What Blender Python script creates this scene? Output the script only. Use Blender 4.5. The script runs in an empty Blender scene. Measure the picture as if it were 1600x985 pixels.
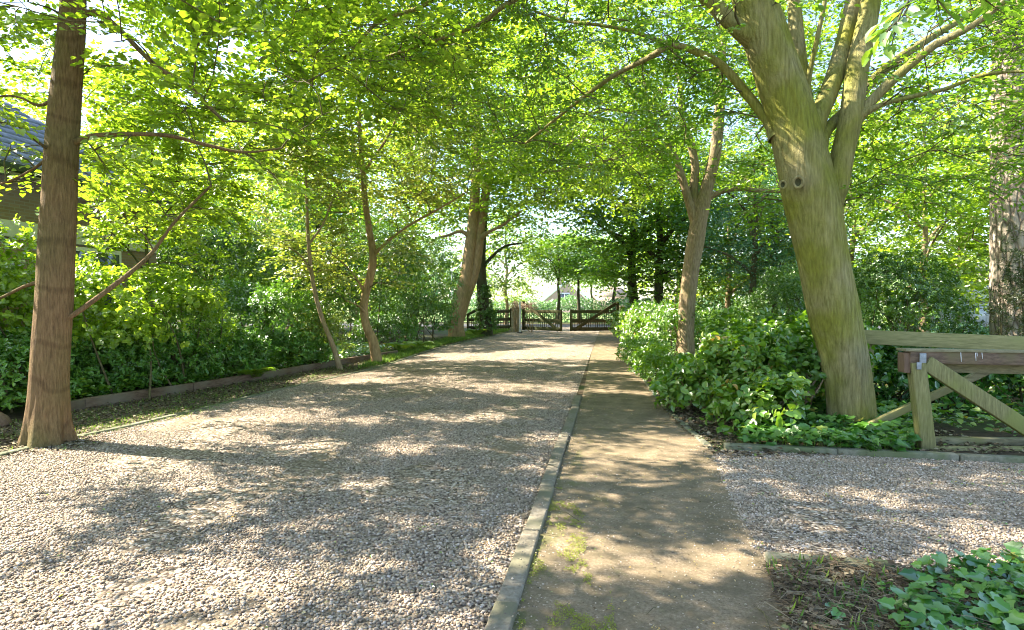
import bpy, math, random
import numpy as np
from mathutils import Vector, noise as mnoise

R = math.radians
rng = np.random.default_rng(11)
random.seed(5)
scene = bpy.context.scene
COL = scene.collection

# ------------------------------------------------------------------ camera
F, W, H = 950.0, 1600.0, 985.0
EYE = 1.6
YAW = math.atan((953 - 800) / F)          # the drive runs along +Y
PIT = math.atan((475 - 492.5) / F)        # slightly downwards
cd = bpy.data.cameras.new('camera')
cam = bpy.data.objects.new('camera', cd)
COL.objects.link(cam)
cam.location = (0, 0, EYE)
cam.rotation_euler = (R(90) + PIT, 0, YAW)
cd.sensor_width = 36.0
cd.lens = F / W * 36.0
cd.clip_end = 2000
cd.clip_start = 0.05
scene.camera = cam
RM = np.array(cam.rotation_euler.to_matrix())
CP = np.array([0, 0, EYE])


def P(px, py, d):
    v = np.array([(px - W / 2) / F, -(py - H / 2) / F, -1.0]) * d
    return CP + RM @ v


def G(px, py, z=0.0):
    v = RM @ np.array([(px - W / 2) / F, -(py - H / 2) / F, -1.0])
    return CP + v * ((z - EYE) / v[2])


def GD(px, py):
    """depth (along the lens axis) of the ground seen at a pixel"""
    v = RM @ np.array([(px - W / 2) / F, -(py - H / 2) / F, -1.0])
    return -EYE / v[2]


def proj(pts):
    q = (pts - CP) @ RM
    d = -q[:, 2]
    dd = np.where(np.abs(d) < 1e-6, 1e-6, d)
    return q[:, 0] / dd * F + W / 2, -q[:, 1] / dd * F + H / 2, d


SUN_EL, SUN_AZ = 42.0, -82.0            # azimuth measured from +Y, negative to the left
SUNV = np.array([math.sin(R(SUN_AZ)) * math.cos(R(SUN_EL)), math.cos(R(SUN_AZ)) * math.cos(R(SUN_EL)), math.sin(R(SUN_EL))])


def unit(v):
    return v / np.maximum(np.linalg.norm(v, axis=-1, keepdims=True), 1e-9)


# ------------------------------------------------------------------ materials
def new_mat(name):
    m = bpy.data.materials.new(name)
    m.use_nodes = True
    nt = m.node_tree
    nt.nodes.clear()
    out = nt.nodes.new('ShaderNodeOutputMaterial')
    return m, nt, out


def node(nt, t, **kw):
    n = nt.nodes.new(t)
    for k, v in kw.items():
        setattr(n, k, v)
    return n


def ramp(nt, stops, interp='LINEAR'):
    r = node(nt, 'ShaderNodeValToRGB')
    r.color_ramp.interpolation = interp
    el = r.color_ramp.elements
    while len(el) > 1:
        el.remove(el[-1])
    el[0].position, el[0].color = stops[0][0], (*stops[0][1], 1)
    for p, c in stops[1:]:
        e = el.new(p)
        e.color = (*c, 1)
    return r


def leaf_mat(name, cols, trans=0.45, gloss=0.06, rough=0.4, tcol=(1.25, 1.15, 0.5)):
    """cols: three stops dark -> light driven by the per-leaf attribute"""
    m, nt, out = new_mat(name)
    L = nt.links.new
    at = node(nt, 'ShaderNodeAttribute', attribute_name='tint')
    r = ramp(nt, cols)
    L(at.outputs['Fac'], r.inputs[0])
    df = node(nt, 'ShaderNodeBsdfDiffuse')
    tr = node(nt, 'ShaderNodeBsdfTranslucent')
    L(r.outputs[0], df.inputs[0])
    mx = node(nt, 'ShaderNodeMix', data_type='RGBA', blend_type='MULTIPLY')
    mx.inputs['Factor'].default_value = 1
    L(r.outputs[0], mx.inputs['A'])
    mx.inputs['B'].default_value = (*tcol, 1)
    L(mx.outputs['Result'], tr.inputs[0])
    ms = node(nt, 'ShaderNodeMixShader')
    ms.inputs[0].default_value = trans
    L(df.outputs[0], ms.inputs[1])
    L(tr.outputs[0], ms.inputs[2])
    gl = node(nt, 'ShaderNodeBsdfAnisotropic')
    gl.inputs['Roughness'].default_value = rough
    gl.inputs['Color'].default_value = (1, 1, 1, 1)
    fr = node(nt, 'ShaderNodeLayerWeight')
    fr.inputs[0].default_value = 0.35
    mu = node(nt, 'ShaderNodeMath', operation='MULTIPLY_ADD')
    mu.inputs[1].default_value = gloss * 2.0
    mu.inputs[2].default_value = gloss * 0.4
    L(fr.outputs['Fresnel'], mu.inputs[0])
    m2 = node(nt, 'ShaderNodeMixShader')
    L(mu.outputs[0], m2.inputs[0])
    L(ms.outputs[0], m2.inputs[1])
    L(gl.outputs[0], m2.inputs[2])
    L(m2.outputs[0], out.inputs[0])
    return m


def bark_mat(name, c1, c2, c3, scale=(14, 14, 2.2), bump=0.5, big=1.3, mixpos=(0.38, 0.62), rings=0.0, furrow=0.0):
    m, nt, out = new_mat(name)
    L = nt.links.new
    tc = node(nt, 'ShaderNodeTexCoord')
    mp = node(nt, 'ShaderNodeMapping')
    mp.inputs['Scale'].default_value = scale
    L(tc.outputs['Object'], mp.inputs[0])
    n1 = node(nt, 'ShaderNodeTexNoise')
    n1.inputs['Scale'].default_value = 1.6
    n1.inputs['Detail'].default_value = 8
    n1.inputs['Roughness'].default_value = 0.65
    L(mp.outputs[0], n1.inputs['Vector'])
    n2 = node(nt, 'ShaderNodeTexNoise')
    n2.inputs['Scale'].default_value = big
    n2.inputs['Detail'].default_value = 4
    L(tc.outputs['Object'], n2.inputs['Vector'])
    r1 = ramp(nt, [(0.3, c1), (0.72, c2)])
    L(n1.outputs[0], r1.inputs[0])
    r2 = ramp(nt, [(mixpos[0], (0, 0, 0)), (mixpos[1], (1, 1, 1))])
    L(n2.outputs[0], r2.inputs[0])
    mx = node(nt, 'ShaderNodeMix', data_type='RGBA')
    L(r2.outputs[0], mx.inputs['Factor'])
    L(r1.outputs[0], mx.inputs['A'])
    m3 = node(nt, 'ShaderNodeMix', data_type='RGBA', blend_type='MULTIPLY')
    m3.inputs['Factor'].default_value = 0.75
    m3.inputs['A'].default_value = (*c3, 1)
    rr = ramp(nt, [(0.28, (0.35, 0.35, 0.35)), (0.7, (1.15, 1.15, 1.15))])
    L(n1.outputs[0], rr.inputs[0])
    L(rr.outputs[0], m3.inputs['B'])
    L(m3.outputs['Result'], mx.inputs['B'])
    # fine speckle
    n3 = node(nt, 'ShaderNodeTexNoise')
    n3.inputs['Scale'].default_value = 60
    n3.inputs['Detail'].default_value = 3
    L(tc.outputs['Object'], n3.inputs['Vector'])
    hgt = node(nt, 'ShaderNodeMath', operation='MULTIPLY_ADD')
    L(n3.outputs[0], hgt.inputs[0])
    hgt.inputs[1].default_value = 0.35
    L(n1.outputs[0], hgt.inputs[2])
    h = hgt
    col = mx.outputs['Result']
    if rings:
        wv = node(nt, 'ShaderNodeTexWave', wave_type='BANDS', bands_direction='Z')
        wv.inputs['Scale'].default_value = 0.55
        wv.inputs['Distortion'].default_value = 16.0
        wv.inputs['Detail'].default_value = 3
        wv.inputs['Detail Scale'].default_value = 0.8
        L(tc.outputs['Object'], wv.inputs[0])
        rw = ramp(nt, [(0.0, (0.45, 0.4, 0.38)), (0.07, (1, 1, 1))])
        L(wv.outputs['Fac'], rw.inputs[0])
        m4 = node(nt, 'ShaderNodeMix', data_type='RGBA', blend_type='MULTIPLY')
        m4.inputs['Factor'].default_value = rings
        L(col, m4.inputs['A'])
        L(rw.outputs[0], m4.inputs['B'])
        col = m4.outputs['Result']
    if furrow:
        vo = node(nt, 'ShaderNodeTexVoronoi', feature='DISTANCE_TO_EDGE')
        vo.inputs['Scale'].default_value = 1.0
        mp2 = node(nt, 'ShaderNodeMapping')
        mp2.inputs['Scale'].default_value = (scale[0] * .8, scale[1] * .8, scale[2] * .8)
        nz = node(nt, 'ShaderNodeMix', data_type='RGBA')
        nz.inputs['Factor'].default_value = 0.12
        L(tc.outputs['Object'], nz.inputs['A'])
        L(n2.outputs['Color'], nz.inputs['B'])
        L(nz.outputs['Result'], mp2.inputs[0])
        L(mp2.outputs[0], vo.inputs['Vector'])
        rv = ramp(nt, [(0.0, (0.25, 0.22, 0.2)), (0.14, (1, 1, 1))])
        L(vo.outputs['Distance'], rv.inputs[0])
        m5 = node(nt, 'ShaderNodeMix', data_type='RGBA', blend_type='MULTIPLY')
        m5.inputs['Factor'].default_value = furrow
        L(col, m5.inputs['A'])
        L(rv.outputs[0], m5.inputs['B'])
        col = m5.outputs['Result']
        h2 = node(nt, 'ShaderNodeMath', operation='ADD')
        L(rv.outputs[0], h2.inputs[0])
        L(hgt.outputs[0], h2.inputs[1])
        h = h2
    bp = node(nt, 'ShaderNodeBump')
    bp.inputs['Strength'].default_value = bump
    bp.inputs['Distance'].default_value = 0.03
    L(h.outputs[0], bp.inputs['Height'])
    b = node(nt, 'ShaderNodeBsdfPrincipled')
    b.inputs['Roughness'].default_value = 0.85
    b.inputs['Specular IOR Level'].default_value = 0.2
    L(col, b.inputs['Base Color'])
    L(bp.outputs[0], b.inputs['Normal'])
    L(b.outputs[0], out.inputs[0])
    return m


def rough_mat(name, c1, c2, scale=8.0, rough=0.8, bump=0.2, stretch=(1, 1, 1), c3=None, big=1.0, spec=0.2, metallic=0.0, dist=0.01):
    m, nt, out = new_mat(name)
    L = nt.links.new
    tc = node(nt, 'ShaderNodeTexCoord')
    mp = node(nt, 'ShaderNodeMapping')
    mp.inputs['Scale'].default_value = stretch
    L(tc.outputs['Object'], mp.inputs[0])
    n1 = node(nt, 'ShaderNodeTexNoise')
    n1.inputs['Scale'].default_value = scale
    n1.inputs['Detail'].default_value = 8
    n1.inputs['Roughness'].default_value = 0.65
    L(mp.outputs[0], n1.inputs['Vector'])
    r1 = ramp(nt, [(0.32, c1), (0.68, c2)])
    L(n1.outputs[0], r1.inputs[0])
    col = r1.outputs[0]
    if c3 is not None:
        n2 = node(nt, 'ShaderNodeTexNoise')
        n2.inputs['Scale'].default_value = big
        n2.inputs['Detail'].default_value = 5
        L(tc.outputs['Object'], n2.inputs['Vector'])
        r2 = ramp(nt, [(0.45, (0, 0, 0)), (0.62, (1, 1, 1))])
        L(n2.outputs[0], r2.inputs[0])
        mx = node(nt, 'ShaderNodeMix', data_type='RGBA')
        L(r2.outputs[0], mx.inputs['Factor'])
        L(col, mx.inputs['A'])
        mx.inputs['B'].default_value = (*c3, 1)
        col = mx.outputs['Result']
    bp = node(nt, 'ShaderNodeBump')
    bp.inputs['Strength'].default_value = bump
    bp.inputs['Distance'].default_value = dist
    L(n1.outputs[0], bp.inputs['Height'])
    b = node(nt, 'ShaderNodeBsdfPrincipled')
    b.inputs['Roughness'].default_value = rough
    b.inputs['Metallic'].default_value = metallic
    b.inputs['Specular IOR Level'].default_value = spec
    L(col, b.inputs['Base Color'])
    L(bp.outputs[0], b.inputs['Normal'])
    L(b.outputs[0], out.inputs[0])
    return m


STONES = [(0.0, (0.06, 0.045, 0.034)), (0.2, (0.17, 0.125, 0.092)), (0.5, (0.31, 0.24, 0.165)),
          (0.75, (0.42, 0.34, 0.25)), (0.9, (0.54, 0.445, 0.37)), (1.0, (0.66, 0.58, 0.50))]


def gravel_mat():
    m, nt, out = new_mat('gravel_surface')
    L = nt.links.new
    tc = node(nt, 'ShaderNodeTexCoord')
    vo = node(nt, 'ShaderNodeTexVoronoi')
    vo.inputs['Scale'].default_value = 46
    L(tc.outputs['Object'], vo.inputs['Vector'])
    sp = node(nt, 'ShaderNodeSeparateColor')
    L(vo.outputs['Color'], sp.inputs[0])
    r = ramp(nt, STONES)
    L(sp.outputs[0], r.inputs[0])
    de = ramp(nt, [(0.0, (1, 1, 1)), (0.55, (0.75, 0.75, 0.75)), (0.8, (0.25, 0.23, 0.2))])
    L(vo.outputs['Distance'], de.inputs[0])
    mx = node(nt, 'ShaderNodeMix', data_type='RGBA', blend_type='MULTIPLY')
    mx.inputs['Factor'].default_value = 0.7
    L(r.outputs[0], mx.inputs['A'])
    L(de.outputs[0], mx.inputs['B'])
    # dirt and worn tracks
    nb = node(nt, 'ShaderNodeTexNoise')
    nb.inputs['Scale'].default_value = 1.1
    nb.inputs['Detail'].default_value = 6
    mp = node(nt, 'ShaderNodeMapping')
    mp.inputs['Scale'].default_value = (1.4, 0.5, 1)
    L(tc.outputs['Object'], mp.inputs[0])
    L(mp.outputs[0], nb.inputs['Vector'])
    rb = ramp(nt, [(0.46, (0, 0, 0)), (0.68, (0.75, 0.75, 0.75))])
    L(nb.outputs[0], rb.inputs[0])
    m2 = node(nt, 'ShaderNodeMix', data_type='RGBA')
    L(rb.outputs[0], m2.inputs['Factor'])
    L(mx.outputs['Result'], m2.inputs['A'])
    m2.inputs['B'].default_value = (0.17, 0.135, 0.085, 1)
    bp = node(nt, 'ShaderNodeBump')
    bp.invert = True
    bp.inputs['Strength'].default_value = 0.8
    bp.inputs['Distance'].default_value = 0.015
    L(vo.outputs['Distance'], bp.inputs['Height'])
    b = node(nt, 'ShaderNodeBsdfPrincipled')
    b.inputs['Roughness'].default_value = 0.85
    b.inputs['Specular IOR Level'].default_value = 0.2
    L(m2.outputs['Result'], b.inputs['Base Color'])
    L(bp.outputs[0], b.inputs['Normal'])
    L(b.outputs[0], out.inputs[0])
    return m


def tint_mat(name, cols, rough=0.8, spec=0.25):
    m, nt, out = new_mat(name)
    L = nt.links.new
    at = node(nt, 'ShaderNodeAttribute', attribute_name='tint')
    r = ramp(nt, cols)
    L(at.outputs['Fac'], r.inputs[0])
    b = node(nt, 'ShaderNodeBsdfPrincipled')
    b.inputs['Roughness'].default_value = rough
    b.inputs['Specular IOR Level'].default_value = spec
    L(r.outputs[0], b.inputs['Base Color'])
    L(b.outputs[0], out.inputs[0])
    return m


def path_mat():
    m, nt, out = new_mat('packed_path')
    L = nt.links.new
    tc = node(nt, 'ShaderNodeTexCoord')
    n1 = node(nt, 'ShaderNodeTexNoise')
    n1.inputs['Scale'].default_value = 60
    n1.inputs['Detail'].default_value = 6
    n1.inputs['Roughness'].default_value = 0.8
    L(tc.outputs['Object'], n1.inputs['Vector'])
    r1 = ramp(nt, [(0.3, (0.09, 0.066, 0.040)), (0.5, (0.225, 0.17, 0.108)), (0.72, (0.36, 0.285, 0.195))])
    L(n1.outputs[0], r1.inputs[0])
    n2 = node(nt, 'ShaderNodeTexNoise')
    n2.inputs['Scale'].default_value = 3.2
    n2.inputs['Detail'].default_value = 7
    n2.inputs['Roughness'].default_value = 0.7
    L(tc.outputs['Object'], n2.inputs['Vector'])
    r2 = ramp(nt, [(0.42, (0, 0, 0)), (0.6, (0.8, 0.8, 0.8))])
    L(n2.outputs[0], r2.inputs[0])
    mx = node(nt, 'ShaderNodeMix', data_type='RGBA')
    L(r2.outputs[0], mx.inputs['Factor'])
    L(r1.outputs[0], mx.inputs['A'])
    mx.inputs['B'].default_value = (0.125, 0.10, 0.06, 1)
    # moss
    n3 = node(nt, 'ShaderNodeTexNoise')
    n3.inputs['Scale'].default_value = 5.5
    n3.inputs['Detail'].default_value = 8
    n3.inputs['Roughness'].default_value = 0.75
    mp = node(nt, 'ShaderNodeMapping')
    mp.inputs['Scale'].default_value = (1, 0.45, 1)
    mp.inputs['Location'].default_value = (3.1, 1.7, 0)
    L(tc.outputs['Object'], mp.inputs[0])
    L(mp.outputs[0], n3.inputs['Vector'])
    sx = node(nt, 'ShaderNodeSeparateXYZ')
    L(tc.outputs['Object'], sx.inputs[0])
    mr = node(nt, 'ShaderNodeMapRange')
    mr.inputs['From Min'].default_value = -0.5
    mr.inputs['From Max'].default_value = 0.5
    mr.inputs['To Min'].default_value = 0.09
    mr.inputs['To Max'].default_value = -0.07
    L(sx.outputs['X'], mr.inputs[0])
    ad = node(nt, 'ShaderNodeMath', operation='ADD')
    L(n3.outputs[0], ad.inputs[0])
    L(mr.outputs[0], ad.inputs[1])
    r3 = ramp(nt, [(0.58, (0, 0, 0)), (0.70, (0.55, 0.55, 0.55))])
    L(ad.outputs[0], r3.inputs[0])
    m3 = node(nt, 'ShaderNodeMix', data_type='RGBA')
    L(r3.outputs[0], m3.inputs['Factor'])
    L(mx.outputs['Result'], m3.inputs['A'])
    m3.inputs['B'].default_value = (0.10, 0.115, 0.03, 1)
    bp = node(nt, 'ShaderNodeBump')
    bp.inputs['Strength'].default_value = 0.6
    bp.inputs['Distance'].default_value = 0.01
    L(n1.outputs[0], bp.inputs['Height'])
    b = node(nt, 'ShaderNodeBsdfPrincipled')
    b.inputs['Roughness'].default_value = 0.9
    b.inputs['Specular IOR Level'].default_value = 0.15
    L(m3.outputs['Result'], b.inputs['Base Color'])
    L(bp.outputs[0], b.inputs['Normal'])
    L(b.outputs[0], out.inputs[0])
    return m


def brick_mat(name, c1, c2, mortar, scale=1.0):
    m, nt, out = new_mat(name)
    L = nt.links.new
    tc = node(nt, 'ShaderNodeTexCoord')
    mp = node(nt, 'ShaderNodeMapping')
    mp.inputs['Rotation'].default_value = (R(90), 0, R(90))
    L(tc.outputs['Object'], mp.inputs[0])
    br = node(nt, 'ShaderNodeTexBrick')
    br.inputs['Color1'].default_value = (*c1, 1)
    br.inputs['Color2'].default_value = (*c2, 1)
    br.inputs['Mortar'].default_value = (*mortar, 1)
    br.inputs['Scale'].default_value = scale
    br.inputs['Mortar Size'].default_value = 0.01
    br.inputs['Brick Width'].default_value = 0.22
    br.inputs['Row Height'].default_value = 0.07
    sp = node(nt, 'ShaderNodeSeparateXYZ')
    L(tc.outputs['Object'], sp.inputs[0])
    ad = node(nt, 'ShaderNodeMath', operation='ADD')
    L(sp.outputs['X'], ad.inputs[0])
    L(sp.outputs['Y'], ad.inputs[1])
    cb = node(nt, 'ShaderNodeCombineXYZ')
    L(ad.outputs[0], cb.inputs[0])
    L(sp.outputs['Z'], cb.inputs[1])
    L(cb.outputs[0], br.inputs['Vector'])
    b = node(nt, 'ShaderNodeBsdfPrincipled')
    b.inputs['Roughness'].default_value = 0.85
    L(br.outputs[0], b.inputs['Base Color'])
    L(b.outputs[0], out.inputs[0])
    return m


M = {}
# leaf colours
M['beech'] = leaf_mat('spring_leaf', [(0.0, (0.10, 0.20, 0.018)), (0.5, (0.22, 0.34, 0.025)), (1.0, (0.36, 0.47, 0.06))], 0.58, 0.05, tcol=(1.4, 1.42, 0.7))
M['hornbeam'] = leaf_mat('hornbeam_leaf', [(0.0, (0.085, 0.19, 0.022)), (0.5, (0.175, 0.31, 0.03)), (1.0, (0.30, 0.42, 0.055))], 0.58, 0.05, tcol=(1.4, 1.42, 0.7))
M['maple'] = leaf_mat('pale_leaf', [(0.0, (0.10, 0.19, 0.025)), (0.5, (0.21, 0.31, 0.045)), (1.0, (0.40, 0.44, 0.10))], 0.5, 0.06, tcol=(1.3, 1.2, 0.6))
M['dark'] = leaf_mat('dark_leaf', [(0.0, (0.04, 0.11, 0.018)), (0.5, (0.09, 0.21, 0.028)), (1.0, (0.19, 0.34, 0.04))], 0.4, 0.06)
M['mid'] = leaf_mat('mid_leaf', [(0.0, (0.05, 0.13, 0.025)), (0.5, (0.11, 0.24, 0.035)), (1.0, (0.22, 0.36, 0.05))], 0.48, 0.06)
M['laurel'] = leaf_mat('laurel_leaf', [(0.0, (0.035, 0.105, 0.018)), (0.5, (0.075, 0.21, 0.026)), (1.0, (0.16, 0.34, 0.04))], 0.36, 0.07, 0.4)
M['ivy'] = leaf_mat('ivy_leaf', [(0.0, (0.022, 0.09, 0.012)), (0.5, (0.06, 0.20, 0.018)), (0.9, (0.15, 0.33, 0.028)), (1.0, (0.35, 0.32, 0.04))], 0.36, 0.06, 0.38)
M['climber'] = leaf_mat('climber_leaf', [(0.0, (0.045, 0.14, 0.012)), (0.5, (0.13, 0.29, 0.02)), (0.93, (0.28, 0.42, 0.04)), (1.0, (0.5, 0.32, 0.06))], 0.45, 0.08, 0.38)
M['lime'] = leaf_mat('lime_leaf', [(0.0, (0.08, 0.22, 0.015)), (0.5, (0.17, 0.34, 0.02)), (1.0, (0.32, 0.48, 0.03))], 0.5, 0.06)
M['conifer'] = leaf_mat('blue_needle', [(0.0, (0.03, 0.11, 0.06)), (0.5, (0.07, 0.21, 0.11)), (1.0, (0.15, 0.32, 0.17))], 0.3, 0.05)
M['yew'] = leaf_mat('yew_needle', [(0.0, (0.03, 0.055, 0.014)), (0.5, (0.075, 0.11, 0.025)), (1.0, (0.19, 0.18, 0.06))], 0.2, 0.06)
M['moss'] = leaf_mat('moss_tuft', [(0.0, (0.05, 0.07, 0.012)), (0.5, (0.12, 0.16, 0.02)), (1.0, (0.22, 0.25, 0.03))], 0.3, 0.02)
M['grass'] = leaf_mat('grass_blade', [(0.0, (0.06, 0.15, 0.018)), (0.5, (0.14, 0.28, 0.03)), (1.0, (0.28, 0.38, 0.06))], 0.4, 0.05)
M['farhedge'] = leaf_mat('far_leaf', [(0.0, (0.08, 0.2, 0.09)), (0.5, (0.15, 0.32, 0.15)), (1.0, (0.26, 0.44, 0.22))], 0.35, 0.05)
M['litter'] = tint_mat('litter_bits', [(0.0, (0.035, 0.025, 0.014)), (0.35, (0.10, 0.068, 0.038)), (0.65, (0.20, 0.145, 0.085)), (0.85, (0.32, 0.27, 0.17)), (1.0, (0.13, 0.2, 0.04))], 0.8)
M['petal'] = leaf_mat('pink_petal', [(0.0, (0.25, 0.2, 0.08)), (0.4, (0.5, 0.36, 0.24)), (1.0, (0.75, 0.6, 0.48))], 0.3, 0.03, tcol=(1, .9, .85))
# bark
M['bark_brown'] = bark_mat('brown_bark', (0.10, 0.06, 0.028), (0.30, 0.19, 0.095), (0.17, 0.15, 0.055), (34, 34, 4.5), 1.0, 1.0, (0.45, 0.7), rings=0.45)
M['bark_hornbeam'] = bark_mat('green_bark', (0.14, 0.12, 0.045), (0.42, 0.355, 0.18), (0.25, 0.245, 0.04), (20, 20, 2.4), 1.0, 1.5, (0.36, 0.62))
M['bark_tan'] = bark_mat('tan_bark', (0.16, 0.11, 0.06), (0.42, 0.32, 0.20), (0.24, 0.20, 0.08), (24, 24, 4.0), 0.9, 1.8, (0.5, 0.72))
M['bark_orange'] = bark_mat('orange_bark', (0.20, 0.13, 0.06), (0.40, 0.28, 0.14), (0.22, 0.19, 0.07), (12, 12, 3.0), 0.4, 1.2, (0.5, 0.72))
M['bark_oak'] = bark_mat('furrowed_bark', (0.30, 0.24, 0.18), (0.58, 0.49, 0.40), (0.36, 0.29, 0.23), (11, 11, 2.6), 1.0, 1.0, (0.5, 0.8), furrow=0.85)
M['bark_dark'] = bark_mat('dark_bark', (0.035, 0.028, 0.018), (0.12, 0.10, 0.06), (0.08, 0.085, 0.035), (12, 12, 3.0), 0.4)
M['twig'] = rough_mat('twig_bark', (0.06, 0.048, 0.026), (0.15, 0.13, 0.06), 20, 0.85, 0.1)
# setting
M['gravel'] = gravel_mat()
M['stones'] = tint_mat('pebble_stone', STONES, 0.7, 0.35)
M['path'] = path_mat()
M['soil'] = rough_mat('soil', (0.035, 0.026, 0.016), (0.12, 0.085, 0.05), 7, 0.95, 0.8, c3=(0.06, 0.085, 0.025), big=0.8, dist=0.03)
M['verge'] = rough_mat('verge_soil', (0.07, 0.055, 0.04), (0.22, 0.17, 0.14), 30, 0.95, 0.8, c3=(0.10, 0.11, 0.04), big=1.6, dist=0.02)
M['kerb'] = rough_mat('kerb_concrete', (0.13, 0.11, 0.08), (0.27, 0.235, 0.18), 28, 0.9, 0.6, c3=(0.15, 0.14, 0.09), big=2.4)
M['kerb_green'] = rough_mat('mossy_concrete', (0.09, 0.095, 0.06), (0.24, 0.225, 0.17), 18, 0.9, 0.35, c3=(0.11, 0.13, 0.06), big=2.0)
M['plank'] = rough_mat('edging_timber', (0.07, 0.042, 0.026), (0.18, 0.12, 0.08), 12, 0.85, 0.4, (3, 0.4, 3), c3=(0.17, 0.14, 0.10), big=1.2)
M['asphalt'] = rough_mat('asphalt', (0.04, 0.04, 0.045), (0.085, 0.085, 0.09), 40, 0.9, 0.2)
M['field'] = rough_mat('field_grass', (0.07, 0.14, 0.03), (0.17, 0.25, 0.06), 1.2, 0.95, 0.2, c3=(0.28, 0.30, 0.12), big=0.1)
M['timber_green'] = rough_mat('algae_timber', (0.12, 0.115, 0.045), (0.27, 0.25, 0.11), 9, 0.88, 0.6, (6, 6, 0.7), c3=(0.20, 0.21, 0.065), big=1.8)
M['timber_brown'] = rough_mat('brown_timber', (0.08, 0.055, 0.038), (0.20, 0.14, 0.095), 9, 0.85, 0.35, (0.6, 5, 5), c3=(0.15, 0.13, 0.06), big=2.0)
M['timber_red'] = rough_mat('red_timber', (0.12, 0.075, 0.05), (0.21, 0.14, 0.095), 8, 0.85, 0.35, (5, 5, 0.8))
M['timber_grey'] = rough_mat('weathered_timber', (0.13, 0.12, 0.07), (0.29, 0.26, 0.16), 8, 0.88, 0.4, (0.6, 5, 5), c3=(0.20, 0.19, 0.08), big=1.5)
M['plank_lit'] = rough_mat('pale_timber', (0.19, 0.18, 0.075), (0.36, 0.32, 0.15), 8, 0.88, 0.4, (0.6, 5, 5), c3=(0.26, 0.25, 0.10), big=1.5)  # weathered timber lightened, sunlight painted into its colour
M['metal'] = rough_mat('galvanised', (0.20, 0.22, 0.24), (0.32, 0.34, 0.36), 30, 0.6, 0.05, metallic=0.3, spec=0.5)
M['gate'] = rough_mat('gate_wood', (0.035, 0.03, 0.014), (0.10, 0.085, 0.035), 6, 0.75, 0.3, c3=(0.07, 0.08, 0.03), big=0.8)
M['pillar'] = rough_mat('pillar_render', (0.30, 0.25, 0.17), (0.48, 0.42, 0.31), 9, 0.85, 0.25, c3=(0.28, 0.27, 0.17), big=2.0)
M['white'] = rough_mat('white_paint', (0.66, 0.67, 0.68), (0.8, 0.8, 0.8), 6, 0.5, 0.05)
M['black'] = rough_mat('black_rubber', (0.02, 0.02, 0.02), (0.05, 0.05, 0.05), 10, 0.6, 0.05)
M['rooftile'] = None
M['gutter'] = rough_mat('dark_gutter', (0.015, 0.03, 0.022), (0.03, 0.05, 0.04), 5, 0.5, 0.05, spec=0.4)
M['housebrick'] = brick_mat('brown_brick', (0.26, 0.17, 0.10), (0.34, 0.24, 0.15), (0.30, 0.26, 0.2))
M['farbrick'] = brick_mat('red_brick', (0.34, 0.20, 0.17), (0.40, 0.26, 0.22), (0.40, 0.35, 0.32))
M['glass'] = rough_mat('window_glass', (0.05, 0.06, 0.07), (0.09, 0.10, 0.12), 1.0, 0.08, 0.0, spec=0.8)
M['lanternglass'] = rough_mat('lantern_glass', (0.4, 0.42, 0.42), (0.6, 0.62, 0.6), 4.0, 0.2, 0.0, spec=0.6)
M['greymetal'] = rough_mat('lantern_metal', (0.30, 0.31, 0.30), (0.42, 0.43, 0.42), 6.0, 0.5, 0.05, spec=0.5)


def roof_mat():
    m, nt, out = new_mat('blue_roof_tile')
    L = nt.links.new
    tc = node(nt, 'ShaderNodeTexCoord')
    n = node(nt, 'ShaderNodeTexNoise')
    n.inputs['Scale'].default_value = 5
    L(tc.outputs['Object'], n.inputs['Vector'])
    r = ramp(nt, [(0.3, (0.08, 0.085, 0.095)), (0.7, (0.19, 0.20, 0.225))])
    L(n.outputs[0], r.inputs[0])
    b = node(nt, 'ShaderNodeBsdfPrincipled')
    b.inputs['Roughness'].default_value = 0.5
    L(r.outputs[0], b.inputs['Base Color'])
    L(b.outputs[0], out.inputs[0])
    return m


M['rooftile'] = roof_mat()


# ------------------------------------------------------------------ object helpers
def tag(o, label=None, cat=None, group=None, kind=None):
    if label:
        assert 4 <= len(label.split()) <= 16, label
        o['label'] = label
    if cat:
        o['category'] = cat
    if group:
        o['group'] = group
    if kind:
        o['kind'] = kind
    return o


def empty(name, loc, label, cat, group=None):
    o = bpy.data.objects.new(name, None)
    o.empty_display_size = 0.2
    COL.objects.link(o)
    o.location = Vector([float(c) for c in loc])
    return tag(o, label, cat, group)


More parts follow.
